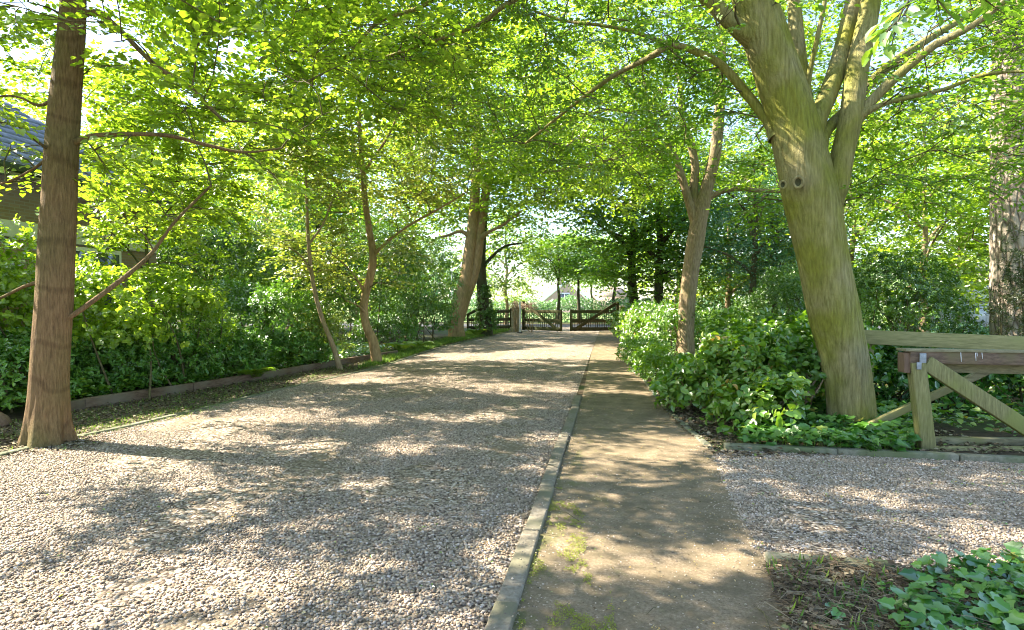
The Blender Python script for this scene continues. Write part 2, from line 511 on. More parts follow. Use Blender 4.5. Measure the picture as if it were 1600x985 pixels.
class MB:
    """collects vertices and quads/tris (numpy) and links them as one mesh object"""

    def __init__(self):
        self.v, self.q, self.t, self.tq, self.tt, self.n = [], [], [], [], [], 0

    def add(self, v, q=None, t=None, tint=None):
        v = np.asarray(v, dtype=np.float64)
        if q is not None and len(q):
            q = np.asarray(q, dtype=np.int64)
            self.q.append(q + self.n)
            self.tq.append(np.full(len(q), 0.5) if tint is None else np.broadcast_to(tint, (len(q),)))
        if t is not None and len(t):
            t = np.asarray(t, dtype=np.int64)
            self.t.append(t + self.n)
            self.tt.append(np.full(len(t), 0.5) if tint is None else np.broadcast_to(tint, (len(t),)))
        self.v.append(v)
        self.n += len(v)
        return self

    def box(self, c, s, rz=0.0, ry=0.0, rx=0.0, top=None):
        """centre, full size; top = (sx, sy) scale of the top face"""
        v = np.array([[x, y, z] for z in (-.5, .5) for y in (-.5, .5) for x in (-.5, .5)], float)
        if top is not None:
            v[4:, 0] *= top[0]
            v[4:, 1] *= top[1]
        v *= np.array(s)
        for ang, (a, b) in ((rx, (1, 2)), (ry, (2, 0)), (rz, (0, 1))):
            if ang:
                ca, sa = math.cos(ang), math.sin(ang)
                va, vb = v[:, a].copy(), v[:, b].copy()
                v[:, a], v[:, b] = va * ca - vb * sa, va * sa + vb * ca
        v += np.array(c)
        return self.add(v, [[0, 2, 3, 1], [4, 5, 7, 6], [0, 1, 5, 4], [2, 6, 7, 3], [0, 4, 6, 2], [1, 3, 7, 5]])

    def bar(self, a, b, w, h, roll=0.0):
        """square bar from a to b: w across (horizontal), h the other way"""
        a, b = np.array(a, float), np.array(b, float)
        d = unit(b - a)
        up = np.array([0, 0, 1.0]) if abs(d[2]) < 0.95 else np.array([0, 1.0, 0])
        s = unit(np.cross(d, up))
        u = np.cross(s, d)
        if roll:
            s, u = s * math.cos(roll) + u * math.sin(roll), u * math.cos(roll) - s * math.sin(roll)
        v = []
        for p in (a, b):
            for sx, sy in ((-1, -1), (1, -1), (1, 1), (-1, 1)):
                v.append(p + s * sx * w / 2 + u * sy * h / 2)
        return self.add(v, [[3, 2, 1, 0], [4, 5, 6, 7], [0, 1, 5, 4], [1, 2, 6, 5], [2, 3, 7, 6], [3, 0, 4, 7]])

    def tube(self, pts, rad, sides=8, tint=None, cap=True):
        pts = np.asarray(pts, float)
        rad = np.broadcast_to(np.asarray(rad, float), (len(pts),))
        tg = unit(np.gradient(pts, axis=0))
        ref = np.array([0.0, 1.0, 0.0]) if abs(tg[0][1]) < 0.9 else np.array([1.0, 0, 0])
        s = unit(np.cross(tg, ref))
        bad = np.linalg.norm(np.cross(tg, ref), axis=1) < 1e-3
        s[bad] = [1, 0, 0]
        u = np.cross(tg, s)
        th = np.arange(sides) / sides * 2 * math.pi
        ring = pts[:, None] + rad[:, None, None] * (np.cos(th)[None, :, None] * s[:, None] + np.sin(th)[None, :, None] * u[:, None])
        n = len(pts)
        i = np.arange(n - 1)[:, None] * sides
        j = np.arange(sides)[None]
        k = (j + 1) % sides
        q = np.stack([i + j, i + k, i + sides + k, i + sides + j], -1).reshape(-1, 4)
        self.add(ring.reshape(-1, 3), q, tint=tint)
        if cap:
            v = [pts[-1] + tg[-1] * rad[-1] * 0.6]
            base = self.n - sides
            self.v.append(np.array(v))
            t = np.array([[base + a, base + (a + 1) % sides, self.n] for a in range(sides)])
            self.t.append(t)
            self.tt.append(np.full(len(t), 0.5) if tint is None else np.broadcast_to(tint, (len(t),)))
            self.n += 1
        return self

    def build(self, name, mat, parent=None, smooth=False, bevel=0.0):
        v = np.concatenate(self.v).astype(np.float32)
        q = np.concatenate(self.q) if self.q else np.zeros((0, 4), np.int64)
        t = np.concatenate(self.t) if self.t else np.zeros((0, 3), np.int64)
        tint = np.concatenate(self.tq + self.tt).astype(np.float32)
        if parent is not None:
            v = v - np.array(parent_world(parent), np.float32)
        me = bpy.data.meshes.new(name)
        me.vertices.add(len(v))
        me.vertices.foreach_set('co', v.ravel())
        nl = len(q) * 4 + len(t) * 3
        me.loops.add(nl)
        me.loops.foreach_set('vertex_index', np.concatenate([q.ravel(), t.ravel()]).astype(np.int32))
        me.polygons.add(len(q) + len(t))
        st = np.concatenate([np.arange(len(q)) * 4, len(q) * 4 + np.arange(len(t)) * 3]).astype(np.int32)
        me.polygons.foreach_set('loop_start', st)
        if smooth:
            me.polygons.foreach_set('use_smooth', np.ones(len(q) + len(t), bool))
        a = me.attributes.new('tint', 'FLOAT', 'FACE')
        a.data.foreach_set('value', tint)
        me.update(calc_edges=True)
        me.materials.append(mat)
        o = bpy.data.objects.new(name, me)
        COL.objects.link(o)
        if parent is not None:
            o.parent = parent
        if bevel:
            md = o.modifiers.new('bevel', 'BEVEL')
            md.width = bevel
            md.segments = 2
            md.limit_method = 'ANGLE'
        return o


def parent_world(o):
    p = Vector((0, 0, 0))
    while o is not None:
        p += o.location
        o = o.parent
    return tuple(p)


def catmull(pts, step):
    """resample an (n,k) control polyline smoothly"""
    pts = np.asarray(pts, float)
    if len(pts) == 2:
        n = max(2, int(np.linalg.norm(pts[1, :3] - pts[0, :3]) / step) + 1)
        t = np.linspace(0, 1, n)[:, None]
        return pts[0] * (1 - t) + pts[1] * t
    e = np.vstack([2 * pts[0] - pts[1], pts, 2 * pts[-1] - pts[-2]])
    out = []
    for i in range(len(pts) - 1):
        p0, p1, p2, p3 = e[i:i + 4]
        n = max(1, int(np.linalg.norm(p2[:3] - p1[:3]) / step))
        for k in range(n):
            t = k / n
            out.append(0.5 * ((2 * p1) + (-p0 + p2) * t + (2 * p0 - 5 * p1 + 4 * p2 - p3) * t * t + (-p0 + 3 * p1 - 3 * p2 + p3) * t ** 3))
    out.append(pts[-1])
    return np.array(out)


def px_line(pl):
    """[(px,py,depth,halfwidth_px)] -> (n,4) world xyz + radius in metres"""
    out = []
    for px, py, d, h in pl:
        p = P(px, py, d)
        out.append([*p, h * d / F / math.sqrt(1 + ((px - W / 2) / F) ** 2)])
    return np.array(out)


def trunk_mesh(name, pl4, mat, parent, sides=40, step=0.05, flute=0.05, rough=0.02, seed=0, root=0.0, knots=()):
    c = catmull(pl4, step)
    pts, rad = c[:, :3], np.maximum(c[:, 3], 0.004)
    mb = MB()
    mb.tube(pts, rad, sides, cap=True)
    v = mb.v[0].reshape(len(pts), sides, 3)
    L = np.concatenate([[0], np.cumsum(np.linalg.norm(np.diff(pts, axis=0), axis=1))])
    for i in range(len(pts)):
        for j in range(sides):
            th = j / sides * 2 * math.pi
            r = rad[i]
            d = v[i, j] - pts[i]
            a = mnoise.noise(Vector((math.cos(th) * 1.3 + seed * 7, math.sin(th) * 1.3, L[i] * 0.55)))
            b = mnoise.noise(Vector((math.cos(th) * 4 + seed, math.sin(th) * 4, L[i] * 1.6)))
            b2 = mnoise.noise(Vector((math.cos(th) * 11 + seed, math.sin(th) * 11, L[i] * 3.2))) if sides > 40 else 0
            f = 1 + flute * (math.sin(3 * th + L[i] * 0.5 + seed) * 0.5 + a * 1.3) + rough * b + rough * .5 * b2
            if root:
                k = math.exp(-L[i] / 0.28)
                f += root * k * (0.5 + 0.9 * math.sin(5 * th + seed) * math.sin(2 * th + 1))
            for (kl, kth, kr, kh) in knots:
                dt = math.atan2(math.sin(th - kth), math.cos(th - kth)) * r
                dl = L[i] - kl
                q = (dt * dt + dl * dl) / (kr * kr)
                f += kh * math.exp(-q)
            v[i, j] = pts[i] + d * f
    mb.v[0] = v.reshape(-1, 3)
    return mb.build(name, mat, parent, smooth=True)


# ------------------------------------------------------------------ leaves
# leaf outlines: list of (along, across) for the right half, base and tip are (0,0), (1,0)
def leaves(mb, Pn, D, N, size, width, tint, shape='oval', fold=0.12):
    """Pn base points, D heading, N leaf normal, size length; adds one leaf each"""
    n = len(Pn)
    if n == 0:
        return
    D = unit(D)
    S = unit(np.cross(N, D))
    N = np.cross(D, S)
    sz = np.broadcast_to(size, (n,))[:, None]
    wd = sz * width
    if shape == 'quad':      # one diamond
        v = np.stack([Pn, Pn + D * sz * .45 + S * wd * .5, Pn + D * sz, Pn + D * sz * .45 - S * wd * .5], 1)
        q = np.arange(n)[:, None] * 4 + np.array([[0, 1, 2, 3]])
        mb.add(v.reshape(-1, 3), q, tint=tint)
        return
    if shape == 'oval':
        f = fold * sz
        v = np.stack([Pn,
                      Pn + D * sz * .3 + S * wd * .48 + N * f,
                      Pn + D * sz * .68 + S * wd * .42 + N * f,
                      Pn + D * sz - N * f * .6,
                      Pn + D * sz * .68 - S * wd * .42 + N * f,
                      Pn + D * sz * .3 - S * wd * .48 + N * f], 1)
        b = np.arange(n)[:, None] * 6
        q = np.concatenate([b + np.array([[0, 1, 2, 3]]), b + np.array([[0, 3, 4, 5]])])
        mb.add(v.reshape(-1, 3), q, tint=np.concatenate([tint, tint]))
        return
    if shape == 'ivy':       # five-lobed, on a stalk
        prof = [(0.0, 0.0, 0), (-0.12, 0.30, .6), (0.12, 0.50, .9), (0.34, 0.36, .5), (0.55, 0.42, .7), (0.70, 0.20, .3), (1.0, 0.0, -.6)]
        rt = [Pn + D * sz * a + S * wd * b + N * fold * sz * c for a, b, c in prof]
        lf = [Pn + D * sz * a - S * wd * b + N * fold * sz * c for a, b, c in prof[1:-1]]
        v = np.stack(rt + lf, 1)           # 0..6 right (0 base, 6 tip), 7..11 left
        b = np.arange(n)[:, None] * 12
        q = [[0, 1, 2, 3], [0, 3, 5, 6], [0, 9, 8, 7], [0, 6, 11, 9]]
        qq = np.concatenate([b + np.array([x]) for x in q])
        t = np.concatenate([b + np.array([x]) for x in ([3, 4, 5], [9, 11, 10])])
        mb.q.append(qq + mb.n)
        mb.tq.append(np.tile(tint, 4))
        mb.t.append(t + mb.n)
        mb.tt.append(np.tile(tint, 2))
        mb.v.append(v.reshape(-1, 3))
        mb.n += n * 12


# spray template: positions (a along, b across) and heading angle of each leaf
def spray_template(nmain=9, side=4, nside=5):
    pos, ang, seg = [], [], []
    seg.append(((0, 0), (1, 0)))
    for i in range(nmain):
        t = 0.12 + 0.88 * i / (nmain - 1)
        sg = 1 if i % 2 else -1
        pos.append((t, 0))
        ang.append(sg * (0.85 - 0.5 * t) if i < nmain - 1 else 0.0)
    for k in range(side):
        t0 = 0.12 + 0.62 * k / side
        sg = 1 if k % 2 else -1
        Ls = 0.55 * (1 - t0 * 0.7)
        a0 = sg * 0.75
        seg.append(((t0, 0), (t0 + math.cos(a0) * Ls, math.sin(a0) * Ls)))
        for i in range(nside):
            t = 0.22 + 0.78 * i / (nside - 1)
            s2 = 1 if i % 2 else -1
            pos.append((t0 + math.cos(a0) * Ls * t, math.sin(a0) * Ls * t))
            ang.append(a0 + (s2 * 0.75 if i < nside - 1 else 0))
    return np.array(pos), np.array(ang), seg


ST = {'full': spray_template(9, 4, 5), 'mid': spray_template(7, 3, 4), 'lite': spray_template(5, 2, 3)}


def add_sprays(mb, O, D, Ln, kind, lsize, lwidth, shape, tint, flat=0.35, twigs=None, fold=0.12, droop=0.18):
    n = len(O)
    if n == 0:
        return
    pos, ang, seg = ST[kind]
    K = len(pos)
    D = unit(D)
    up = np.array([0, 0, 1.0]) + rng.normal(0, flat * .6, (n, 3))
    S = unit(np.cross(up, D))
    U = np.cross(D, S)
    jit = rng.normal(0, 0.035, (n, K, 2))
    a = pos[None, :, 0] + jit[..., 0]
    b = pos[None, :, 1] + jit[..., 1]
    c = -droop * a * a + rng.normal(0, 0.02, (n, K))
    Lx = Ln[:, None, None]
    Pn = O[:, None] + Lx * (a[..., None] * D[:, None] + b[..., None] * S[:, None] + c[..., None] * U[:, None])
    th = ang[None] + rng.normal(0, 0.25, (n, K))
    hd = np.cos(th)[..., None] * D[:, None] + np.sin(th)[..., None] * S[:, None] + rng.normal(-0.12, 0.22, (n, K))[..., None] * U[:, None]
    Nn = U[:, None] + rng.normal(0, flat, (n, K, 3))
    sz = lsize * rng.uniform(0.65, 1.25, (n, K))
    keep = rng.random((n, K)) < 0.93
    tt = np.clip(tint[:, None] + rng.normal(0, 0.16, (n, K)), 0, 1)
    leaves(mb, Pn[keep], hd[keep], Nn[keep], sz[keep], lwidth, tt[keep], shape, fold)
    if twigs is not None:
        for (p0, p1) in seg:
            A = O + Ln[:, None] * (p0[0] * D + p0[1] * S - droop * p0[0] ** 2 * U)
            Mid = [(p0[0] + p1[0]) / 2, (p0[1] + p1[1]) / 2]
            Mm = O + Ln[:, None] * (Mid[0] * D + Mid[1] * S - droop * Mid[0] ** 2 * U)
            B = O + Ln[:, None] * (p1[0] * D + p1[1] * S - droop * p1[0] ** 2 * U)
            dd = unit(B - A)
            s1 = unit(np.cross(dd, U))
            r = 0.0028 if p0 == (0, 0) else 0.002
            rings = []
            for Q, rr in ((A, r * 1.4), (Mm, r), (B, r * .5)):
                rings += [Q + s1 * rr, Q - s1 * rr * .5 + U * rr * .8, Q - s1 * rr * .5 - U * rr * .8]
            v = np.stack(rings, 1)
            bb = np.arange(n)[:, None] * 9
            q = []
            for g in (0, 3):
                for j in range(3):
                    k = (j + 1) % 3
                    q.append(bb + np.array([[g + j, g + k, g + 3 + k, g + 3 + j]]))
            twigs.add(v.reshape(-1, 3), np.concatenate(q))


# lines of sight kept open by pruning: the photographed gaps in the crowns
def interp(x, xs, ys):
    return np.interp(x, xs, ys)


LOW_X = [0, 60, 130, 250, 330, 420, 520, 640, 700, 790, 840, 960, 1010, 1100, 1200, 1300, 1400, 1500, 1600]


def grow_tree(root_obj, skeleton, crowns, n_attr, spacing, spray_len, kind, lsize, lwidth, shape, mat, low=None,
              twigs=True, clear_cam=4.5, branch_mat=None, lift=0.0, clump=0.35, seed=0, keepers=(), bias=0.0,
              up_shade=0.0, bsides=5, crown_name='crown', inside=0.25, min_pz=None, tmean=0.5, gaps=0.0, gapscale=0.8, sungaps=True):
    """space-colonising branches from the traced limbs, then flat leaf sprays along them"""
    rs = np.random.default_rng(100 + seed)
    att = []
    tot = sum(np.prod(r) ** (2 / 3) for c, r in crowns)
    for c, r in crowns:
        k = int(n_attr * np.prod(r) ** (2 / 3) / tot)
        d = unit(rs.normal(0, 1, (k, 3)))
        q = rs.uniform(inside, 1, (k, 1)) ** 0.55
        att.append(np.array(c) + d * q * np.array(r))
    att = np.concatenate(att)

    def ok(p, m=0.0):
        x, y, d = proj(p)
        dist = np.linalg.norm(p - CP, axis=1)
        g = dist > clear_cam
        g &= p[:, 2] > 1.0
        if low is not None:
            lim = np.interp(x, low[0], low[1]) + m
            vis = (d > 0.5) & (x > -80) & (x < 1680)
            g &= ~(vis & (y > lim))
            g &= ~(~vis & (p[:, 2] < 2.8))
        for (x0, y0, x1, y1, dmin) in keepers:
            g &= ~((d < dmin) & (d > 0.3) & (x > x0) & (x < x1) & (y > y0) & (y < y1))
        return g

    att = att[ok(att, -5)]
    sk = [np.array(s) for s in skeleton]          # (n,4)
    nodes = np.concatenate([s[:, :3] for s in sk])
    nrad = np.concatenate([s[:, 3] for s in sk])
    d0 = np.min(np.linalg.norm(att[:, None] - nodes[None], axis=2), axis=1)
    order = np.argsort(d0)
    bmb = MB()
    so, sd, sl = [], [], []
    for i in order:
        a = att[i]
        dv = a - nodes
        dist = np.linalg.norm(dv, axis=1)
        cost = dist * (1 + 0.8 * np.clip(-(dv[:, 2]) / (dist + .01) - 0.1, 0, 1)) + (nrad > 0.12) * 0.5 - nrad * 0.5
        j = int(np.argmin(cost))
        b = nodes[j]
        ln = dist[j]
        if ln < 0.25:
            continue
        nseg = max(3, int(ln / 0.3))
        t = np.linspace(0, 1, nseg + 1)[:, None]
        side = unit(np.cross(a - b, [0, 0, 1.0])) * rs.normal(0, 0.10 * ln)
        arch = np.array([0, 0, 1.0]) * ln * rs.uniform(0.02, 0.16)
        path = b + (a - b) * t + (side + arch) * np.sin(t * math.pi)
        path[1:] += rs.normal(0, 0.025, (nseg, 3)) * min(1.0, ln)
        r0 = min(nrad[j] * 0.7, 0.006 + 0.0075 * ln)
        rad = r0 * (1 - t[:, 0]) + 0.004
        bmb.tube(path, rad, bsides if r0 > 0.015 else 4)
        nodes = np.vstack([nodes, path[1:-1]])
        nrad = np.concatenate([nrad, rad[1:-1]])
        # sprays
        s0 = max(0.0, ln - max(1.6, ln * .75))
        m = max(2, int((ln - s0) / spacing))
        for k in range(m + 1):
            u = (s0 + (ln - s0) * (k + rs.uniform(-.3, .3)) / m) / ln
            u = min(max(u, 0.05), 1.0)
            p = path[0] + 0
            fi = u * nseg
            i0 = min(int(fi), nseg - 1)
            p = path[i0] + (path[i0 + 1] - path[i0]) * (fi - i0)
            tg = path[i0 + 1] - path[i0]
            tg = tg / (np.linalg.norm(tg) + 1e-6)
            az = (1 if (k % 2) else -1) * rs.uniform(0.4, 1.15) if k < m else rs.uniform(-.2, .2)
            h = np.array([tg[0] * math.cos(az) - tg[1] * math.sin(az), tg[0] * math.sin(az) + tg[1] * math.cos(az), tg[2] * 0.45 + rs.normal(-0.02, 0.12)])
            so.append(p)
            sd.append(h)
            sl.append(spray_len * rs.uniform(0.65, 1.3))
    so, sd, sl = np.array(so), unit(np.array(sd)), np.array(sl)
    mid = so + sd * sl[:, None] * 0.6
    g = ok(mid) & ok(so, 8)
    so, sd, sl = so[g], sd[g], sl[g]
    if gaps:
        if sungaps:      # holes cut along the sun's rays to shape light patches below
            q = so + (sl[:, None] * .5) * sd
            q = q - SUNV * (q[:, 2:3] / SUNV[2])
            gn = np.array([mnoise.noise(Vector((p[0] * .6, p[1] * 1.9, .3))) + 1.0 * mnoise.noise(Vector((p[0] * 1.6, p[1] * 4.8, 4.1))) for p in q])
        else:
            gn = np.array([mnoise.noise(Vector(p * gapscale) + Vector((seed * 1.7, 5, 2))) for p in so])
        g = gn < np.quantile(gn, 1 - gaps)
        so, sd, sl = so[g], sd[g], sl[g]
    cl = np.array([mnoise.noise(Vector(p * 0.55) + Vector((seed * 3.1, 0, 0))) for p in so])
    tint = np.clip(tmean + clump * cl + rs.normal(0, 0.10, len(so)), 0.02, 0.98)
    lmb = MB()
    add_sprays(lmb, so, sd, sl, kind, lsize, lwidth, shape, tint, twigs=bmb if twigs else None)
    if bmb.n:
        bmb.build('branches', branch_mat or M['twig'], root_obj, smooth=True)
    lmb.build(crown_name, mat, root_obj)
    return len(so)


COUNT = {}


def traced_tree(name, label, cat, stems, bark, group=None, **kw):
    """stems: list of dict(name, pts=[(px,py,depth,half)], sides, ...). first is the trunk"""
    base = stems[0]['pts'][0]
    b = P(*base[:3])
    root = empty(name, (b[0], b[1], 0.0), label, cat, group)
    sk = []
    for i, s in enumerate(stems):
        pl = px_line(s['pts'])
        if i == 0 and s.get('ground', True):
            p0 = pl[0].copy()
            p0[2] = -0.12
            p0[3] *= 1.05
            if pl[0][2] > 0.05:
                pl = np.vstack([p0, pl])
            else:
                pl[0][2] = -0.12
        trunk_mesh(s.get('name', 'limb'), pl, s.get('mat', bark), root, sides=s.get('sides', 20), step=s.get('step', 0.08),
                   flute=s.get('flute', 0.05), rough=s.get('rough', 0.03), seed=i + kw.get('seed', 0), root=s.get('root', 0.0), knots=s.get('knots', ()))
        c = catmull(pl, 0.3)
        c = c[c[:, 2] > s.get('from', 1.9)]
        if len(c):
            sk.append(c)
    n = grow_tree(root, sk, **kw)
    COUNT[name] = n
    return root



# ================================================================== THE SETTING
def sheet(name, poly, z, mat, kind='structure', label=None, cat=None):
    me = bpy.data.meshes.new(name)
    me.from_pydata([(float(x), float(y), z) for x, y in poly], [], [list(range(len(poly)))])
    me.materials.append(mat)
    o = bpy.data.objects.new(name, me)
    COL.objects.link(o)
    return tag(o, label, cat, kind=kind)


ground = sheet('ground', [(-600, -200), (600, -200), (600, 1200), (-600, 1200)], 0.0, M['soil'])

# world-space outlines, read off the photograph through the camera
left_edge = [G(-60, 730), G(0, 712), G(130, 683), G(260, 655), G(430, 612), G(600, 572), G(700, 541), G(805, 518.5)]
left_edge = [(p[0], p[1]) for p in left_edge]
kerb_line = [(-0.53, 1.0), (-0.53, 6.0), (-0.52, 10.4), (-0.55, 20.0), (-0.55, 34.0)]
GATE_Y = left_edge[-1][1]
right_edge = [(0.95, 0.5), (0.93, 3.2), (0.99, 5.2), (1.10, 6.9), (0.92, 8.6), (0.75, 12.0), (0.5, 22.0), (0.45, 34.5)]
# widen the left edge behind the camera
LE = [(left_edge[0][0] - 0.3, 0.0), (left_edge[0][0], left_edge[0][1])] + left_edge[1:]
gravel_poly = LE + [(0.45, 35.5), (kerb_line[-1][0], 35.5)] + [(x - 0.08, y) for x, y in kerb_line[::-1]] + [(-0.61, 0.0)]
gm = MB()
ys_ = np.concatenate([np.linspace(0.0, 34.8, 60), [35.5]])
lx_ = np.interp(ys_, [p[1] for p in LE], [p[0] for p in LE])
kx_ = np.interp(ys_, [p[1] for p in kerb_line], [p[0] for p in kerb_line]) - 0.05
gv_ = np.stack([np.stack([lx_, ys_, 0 * ys_ + .008], 1), np.stack([kx_, ys_, 0 * ys_ + .008], 1)], 1).reshape(-1, 3)
gi_ = np.arange(len(ys_) - 1)[:, None] * 2
gm.add(gv_, gi_ + np.array([[0, 1, 3, 2]]))
tag(gm.build('gravel_drive', M['gravel']), kind='structure')
print('LE', LE)
path_poly = [(x + (0.06 if y < 10.5 else -.04), y) for x, y in kerb_line] + right_edge[::-1]
path_poly = [(-0.47, 0.5)] + path_poly
sheet('garden_path', path_poly, 0.012, M['path'])
kr0, kr1 = G(1130, 703), G(1700, 729)
rg_poly = [(0.9, 4.0), (1.9, 3.78), (6.0, 3.2), (7.5, 4.6), (kr1[0], kr1[1] - 0.05), (kr0[0], kr0[1] - .02), (1.06, 6.6), (0.97, 5.2)]
sheet('gravel_bay', rg_poly, 0.008, M['gravel'])
# verge of bark and weeds between the drive and the timber edging
te = [G(60, 655), G(130, 640), G(300, 612), G(470, 583), G(560, 566), G(620, 556)]
te = [(p[0], p[1]) for p in te]
verge_poly = [(LE[0][0] - 3, 2.0)] + te + [(-8.6, 22.0), (-7.6, 33.0), (left_edge[-1][0], 35.2)] + left_edge[::-1][1:] + [(LE[0][0], 2.0)]
sheet('verge', verge_poly, 0.004, M['verge'])
# the lane and field beyond the gate
sheet('field', [(-400, 52), (400, 52), (500, 900), (-500, 900)], 0.02, M['field'])
sheet('lane', [(-200, 41), (200, 41), (200, 47), (-200, 47)], 0.02, M['asphalt'])
sheet('lane_apron', [(-6.2, 35.5), (1.2, 35.5), (1.6, 41.0), (-6.8, 41.0)], 0.016, M['gravel'])


def kerb_run(name, pts, w, h, mat, label, cat, seg=1.0, kind='thing', group=None, parts='kerb_block', gap=0.008, wob=0.004):
    """a run of separate blocks laid end to end along a polyline"""
    c = catmull(np.array([[x, y, 0, 0] for x, y in pts]), 0.05)[:, :2]
    L = np.concatenate([[0], np.cumsum(np.linalg.norm(np.diff(c, axis=0), axis=1))])
    n = max(1, int(L[-1] / seg))
    root = empty(name, (c[0][0], c[0][1], 0), label, cat, group)
    for i in range(n):
        s0, s1 = L[-1] * i / n + gap / 2, L[-1] * (i + 1) / n - gap / 2
        a = [np.interp(s0, L, c[:, 0]), np.interp(s0, L, c[:, 1])]
        b = [np.interp(s1, L, c[:, 0]), np.interp(s1, L, c[:, 1])]
        dz = random.uniform(-wob, wob)
        dx = random.uniform(-wob, wob)
        mb = MB().bar([a[0] + dx, a[1], h / 2 - 0.03 + dz], [b[0] + dx, b[1], h / 2 - 0.03 + dz + random.uniform(-wob, wob)], w, h + 0.06)
        o = mb.build(parts, mat, root, bevel=0.012)
    return root


kerb_run('kerb', kerb_line[:3], 0.12, 0.045, M['kerb'], wob=.009, label='long pale concrete kerb running between the gravel drive and the path', cat='kerb', seg=0.95, gap=.014)
kerb_run('kerb', [(x - 0.02, y) for x, y in left_edge], 0.10, 0.03, M['kerb_green'], 'flush greenish concrete edging along the left side of the drive', 'kerb', seg=1.0)
kerb_run('kerb', [(kr0[0], kr0[1]), (kr1[0], kr1[1])], 0.11, 0.07, M['kerb_green'], 'mossy concrete kerb below the timber railing and ivy', 'kerb', seg=1.0)
a_, b_ = G(1195, 878), G(1395, 893)
kerb_run('kerb', [(a_[0], a_[1]), (b_[0], b_[1])], 0.10, 0.05, M['kerb_green'], 'short half buried kerb beside the foreground ivy patch', 'kerb', seg=0.6)
kerb_run('kerb', right_edge[3:], 0.08, 0.03, M['kerb_green'], 'thin worn edging where the path meets the right shrubs', 'kerb', seg=1.2)
# timber edging on the left
tb = empty('timber_edging', (te[0][0], te[0][1], 0), 'long brown timber board edging in front of the left shrubs', 'edging')
hs = [0.15, 0.15, 0.17, 0.16, 0.15, 0.14]
for i in range(len(te) - 1):
    d = unit(np.array([te[i + 1][0] - te[i][0], te[i + 1][1] - te[i][1], 0.0]))
    a = np.array([te[i][0], te[i][1], 0.055 + 0.01 * (i % 2)])
    b = np.array([te[i + 1][0], te[i + 1][1], 0.055 + 0.01 * ((i + 1) % 2)]) - d * 0.012
    MB().bar(a, b, 0.10, 0.20 + .01 * (i % 2)).build('board', M['plank'], tb, bevel=0.012)

# ------------------------------------------------------------------ pebbles (real stones near the camera)
def in_poly(x, y, poly):
    inside = np.zeros(len(x), bool)
    n = len(poly)
    j = n - 1
    for i in range(n):
        xi, yi = poly[i]
        xj, yj = poly[j]
        c = ((yi > y) != (yj > y)) & (x < (xj - xi) * (y - yi) / (yj - yi + 1e-12) + xi)
        inside ^= c
        j = i
    return inside


def scatter(poly, n, dens=None, margin=250):
    px = [p[0] for p in poly]
    py = [p[1] for p in poly]
    x = rng.uniform(min(px), max(px), n)
    y = rng.uniform(min(py), max(py), n)
    g = in_poly(x, y, poly)
    x, y = x[g], y[g]
    pts = np.stack([x, y, np.zeros_like(x)], 1)
    u, v, d = proj(pts)
    g = (d > 1.0) & (u > -margin) & (u < W + margin) & (v < H + 120)
    if dens is not None:
        g &= rng.random(len(x)) < dens(np.hypot(x, y))
    return pts[g]


CUBE = unit(np.array([[x, y, z] for z in (-1, 1) for y in (-1, 1) for x in (-1, 1)], float)) 
CQ = np.array([[0, 2, 3, 1], [4, 5, 7, 6], [0, 1, 5, 4], [2, 6, 7, 3], [0, 4, 6, 2], [1, 3, 7, 5]])
BIAS = [Vector((2.2, 0.9, 0))]


def stones(name, pts, s0, s1, label, extra=0.0, mat=None, bias=0.0, lift=0.0):
    n = len(pts)
    sz = rng.uniform(s0, s1, (n, 1, 1))
    sq = np.stack([rng.uniform(.75, 1.25, n), rng.uniform(.6, 1.0, n), rng.uniform(.4, .7, n)], 1)[:, None]
    v = CUBE[None] * sq * sz * 0.62 * (1 + rng.normal(0, .10, (n, 8, 1)))
    # random rotation: yaw and a tilt
    yw, tl = rng.uniform(0, 6.28, n), rng.normal(0, .35, n)
    c, s = np.cos(tl)[:, None], np.sin(tl)[:, None]
    x, z = v[..., 0] * c - v[..., 2] * s, v[..., 0] * s + v[..., 2] * c
    c, s = np.cos(yw)[:, None], np.sin(yw)[:, None]
    X, Y = x * c - v[..., 1] * s, x * s + v[..., 1] * c
    v = np.stack([X, Y, z], -1)
    base = pts.copy()
    base[:, 2] = 0.008 + lift + sz[:, 0, 0] * rng.uniform(0.0, 0.35 + extra, n)
    v += base[:, None]
    mb = MB()
    t = np.clip(rng.beta(2.8, 2.3, n) + bias, 0, 1)
    q = (np.arange(n)[:, None, None] * 8 + CQ[None]).reshape(-1, 4)
    mb.add(v.reshape(-1, 3), q, tint=np.repeat(t, 6))
    o = mb.build(name, mat or M['stones'], None, smooth=True)
    return tag(o, label, 'gravel', kind='stuff')


def dens_drive(r):
    return np.clip((15.5 - r) / 8.0, 0, 1)


A1 = scatter(gravel_poly, 900000, dens_drive)
def dirt_noise(p):
    return np.array([mnoise.noise(Vector((q[0] * .9, q[1] * .6, 3.3))) + .4 * mnoise.noise(Vector((q[0] * 3.5, q[1] * 3.5, 1.3))) for q in p])
nz = dirt_noise(A1)
A1 = A1[nz + rng.normal(0, .14, len(A1)) < 0.24]
stones('pebbles', A1, 0.011, 0.025, 'loose pinkish grey pebbles covering the wide gravel drive')
A2 = scatter(rg_poly, 110000, None)
A2 = A2[dirt_noise(A2) + rng.normal(0, .12, len(A2)) < 0.36]
stones('pebbles', A2, 0.010, 0.021, 'pale small pebbles in the bay right of the path', bias=0.08)
pp = scatter([(-.47, 1.5), (-.47, 13), (1.25, 13), (1.25, 1.5)], 110000, lambda r: np.clip(1.3 - r / 12, 0, 1))
edge = np.minimum(np.abs(pp[:, 0] + 0.47) * 1.8, np.abs(pp[:, 0] - 1.03))
pn_ = np.array([mnoise.noise(Vector((q[0] * 2.5, q[1] * 1.5, 7.7))) for q in pp])
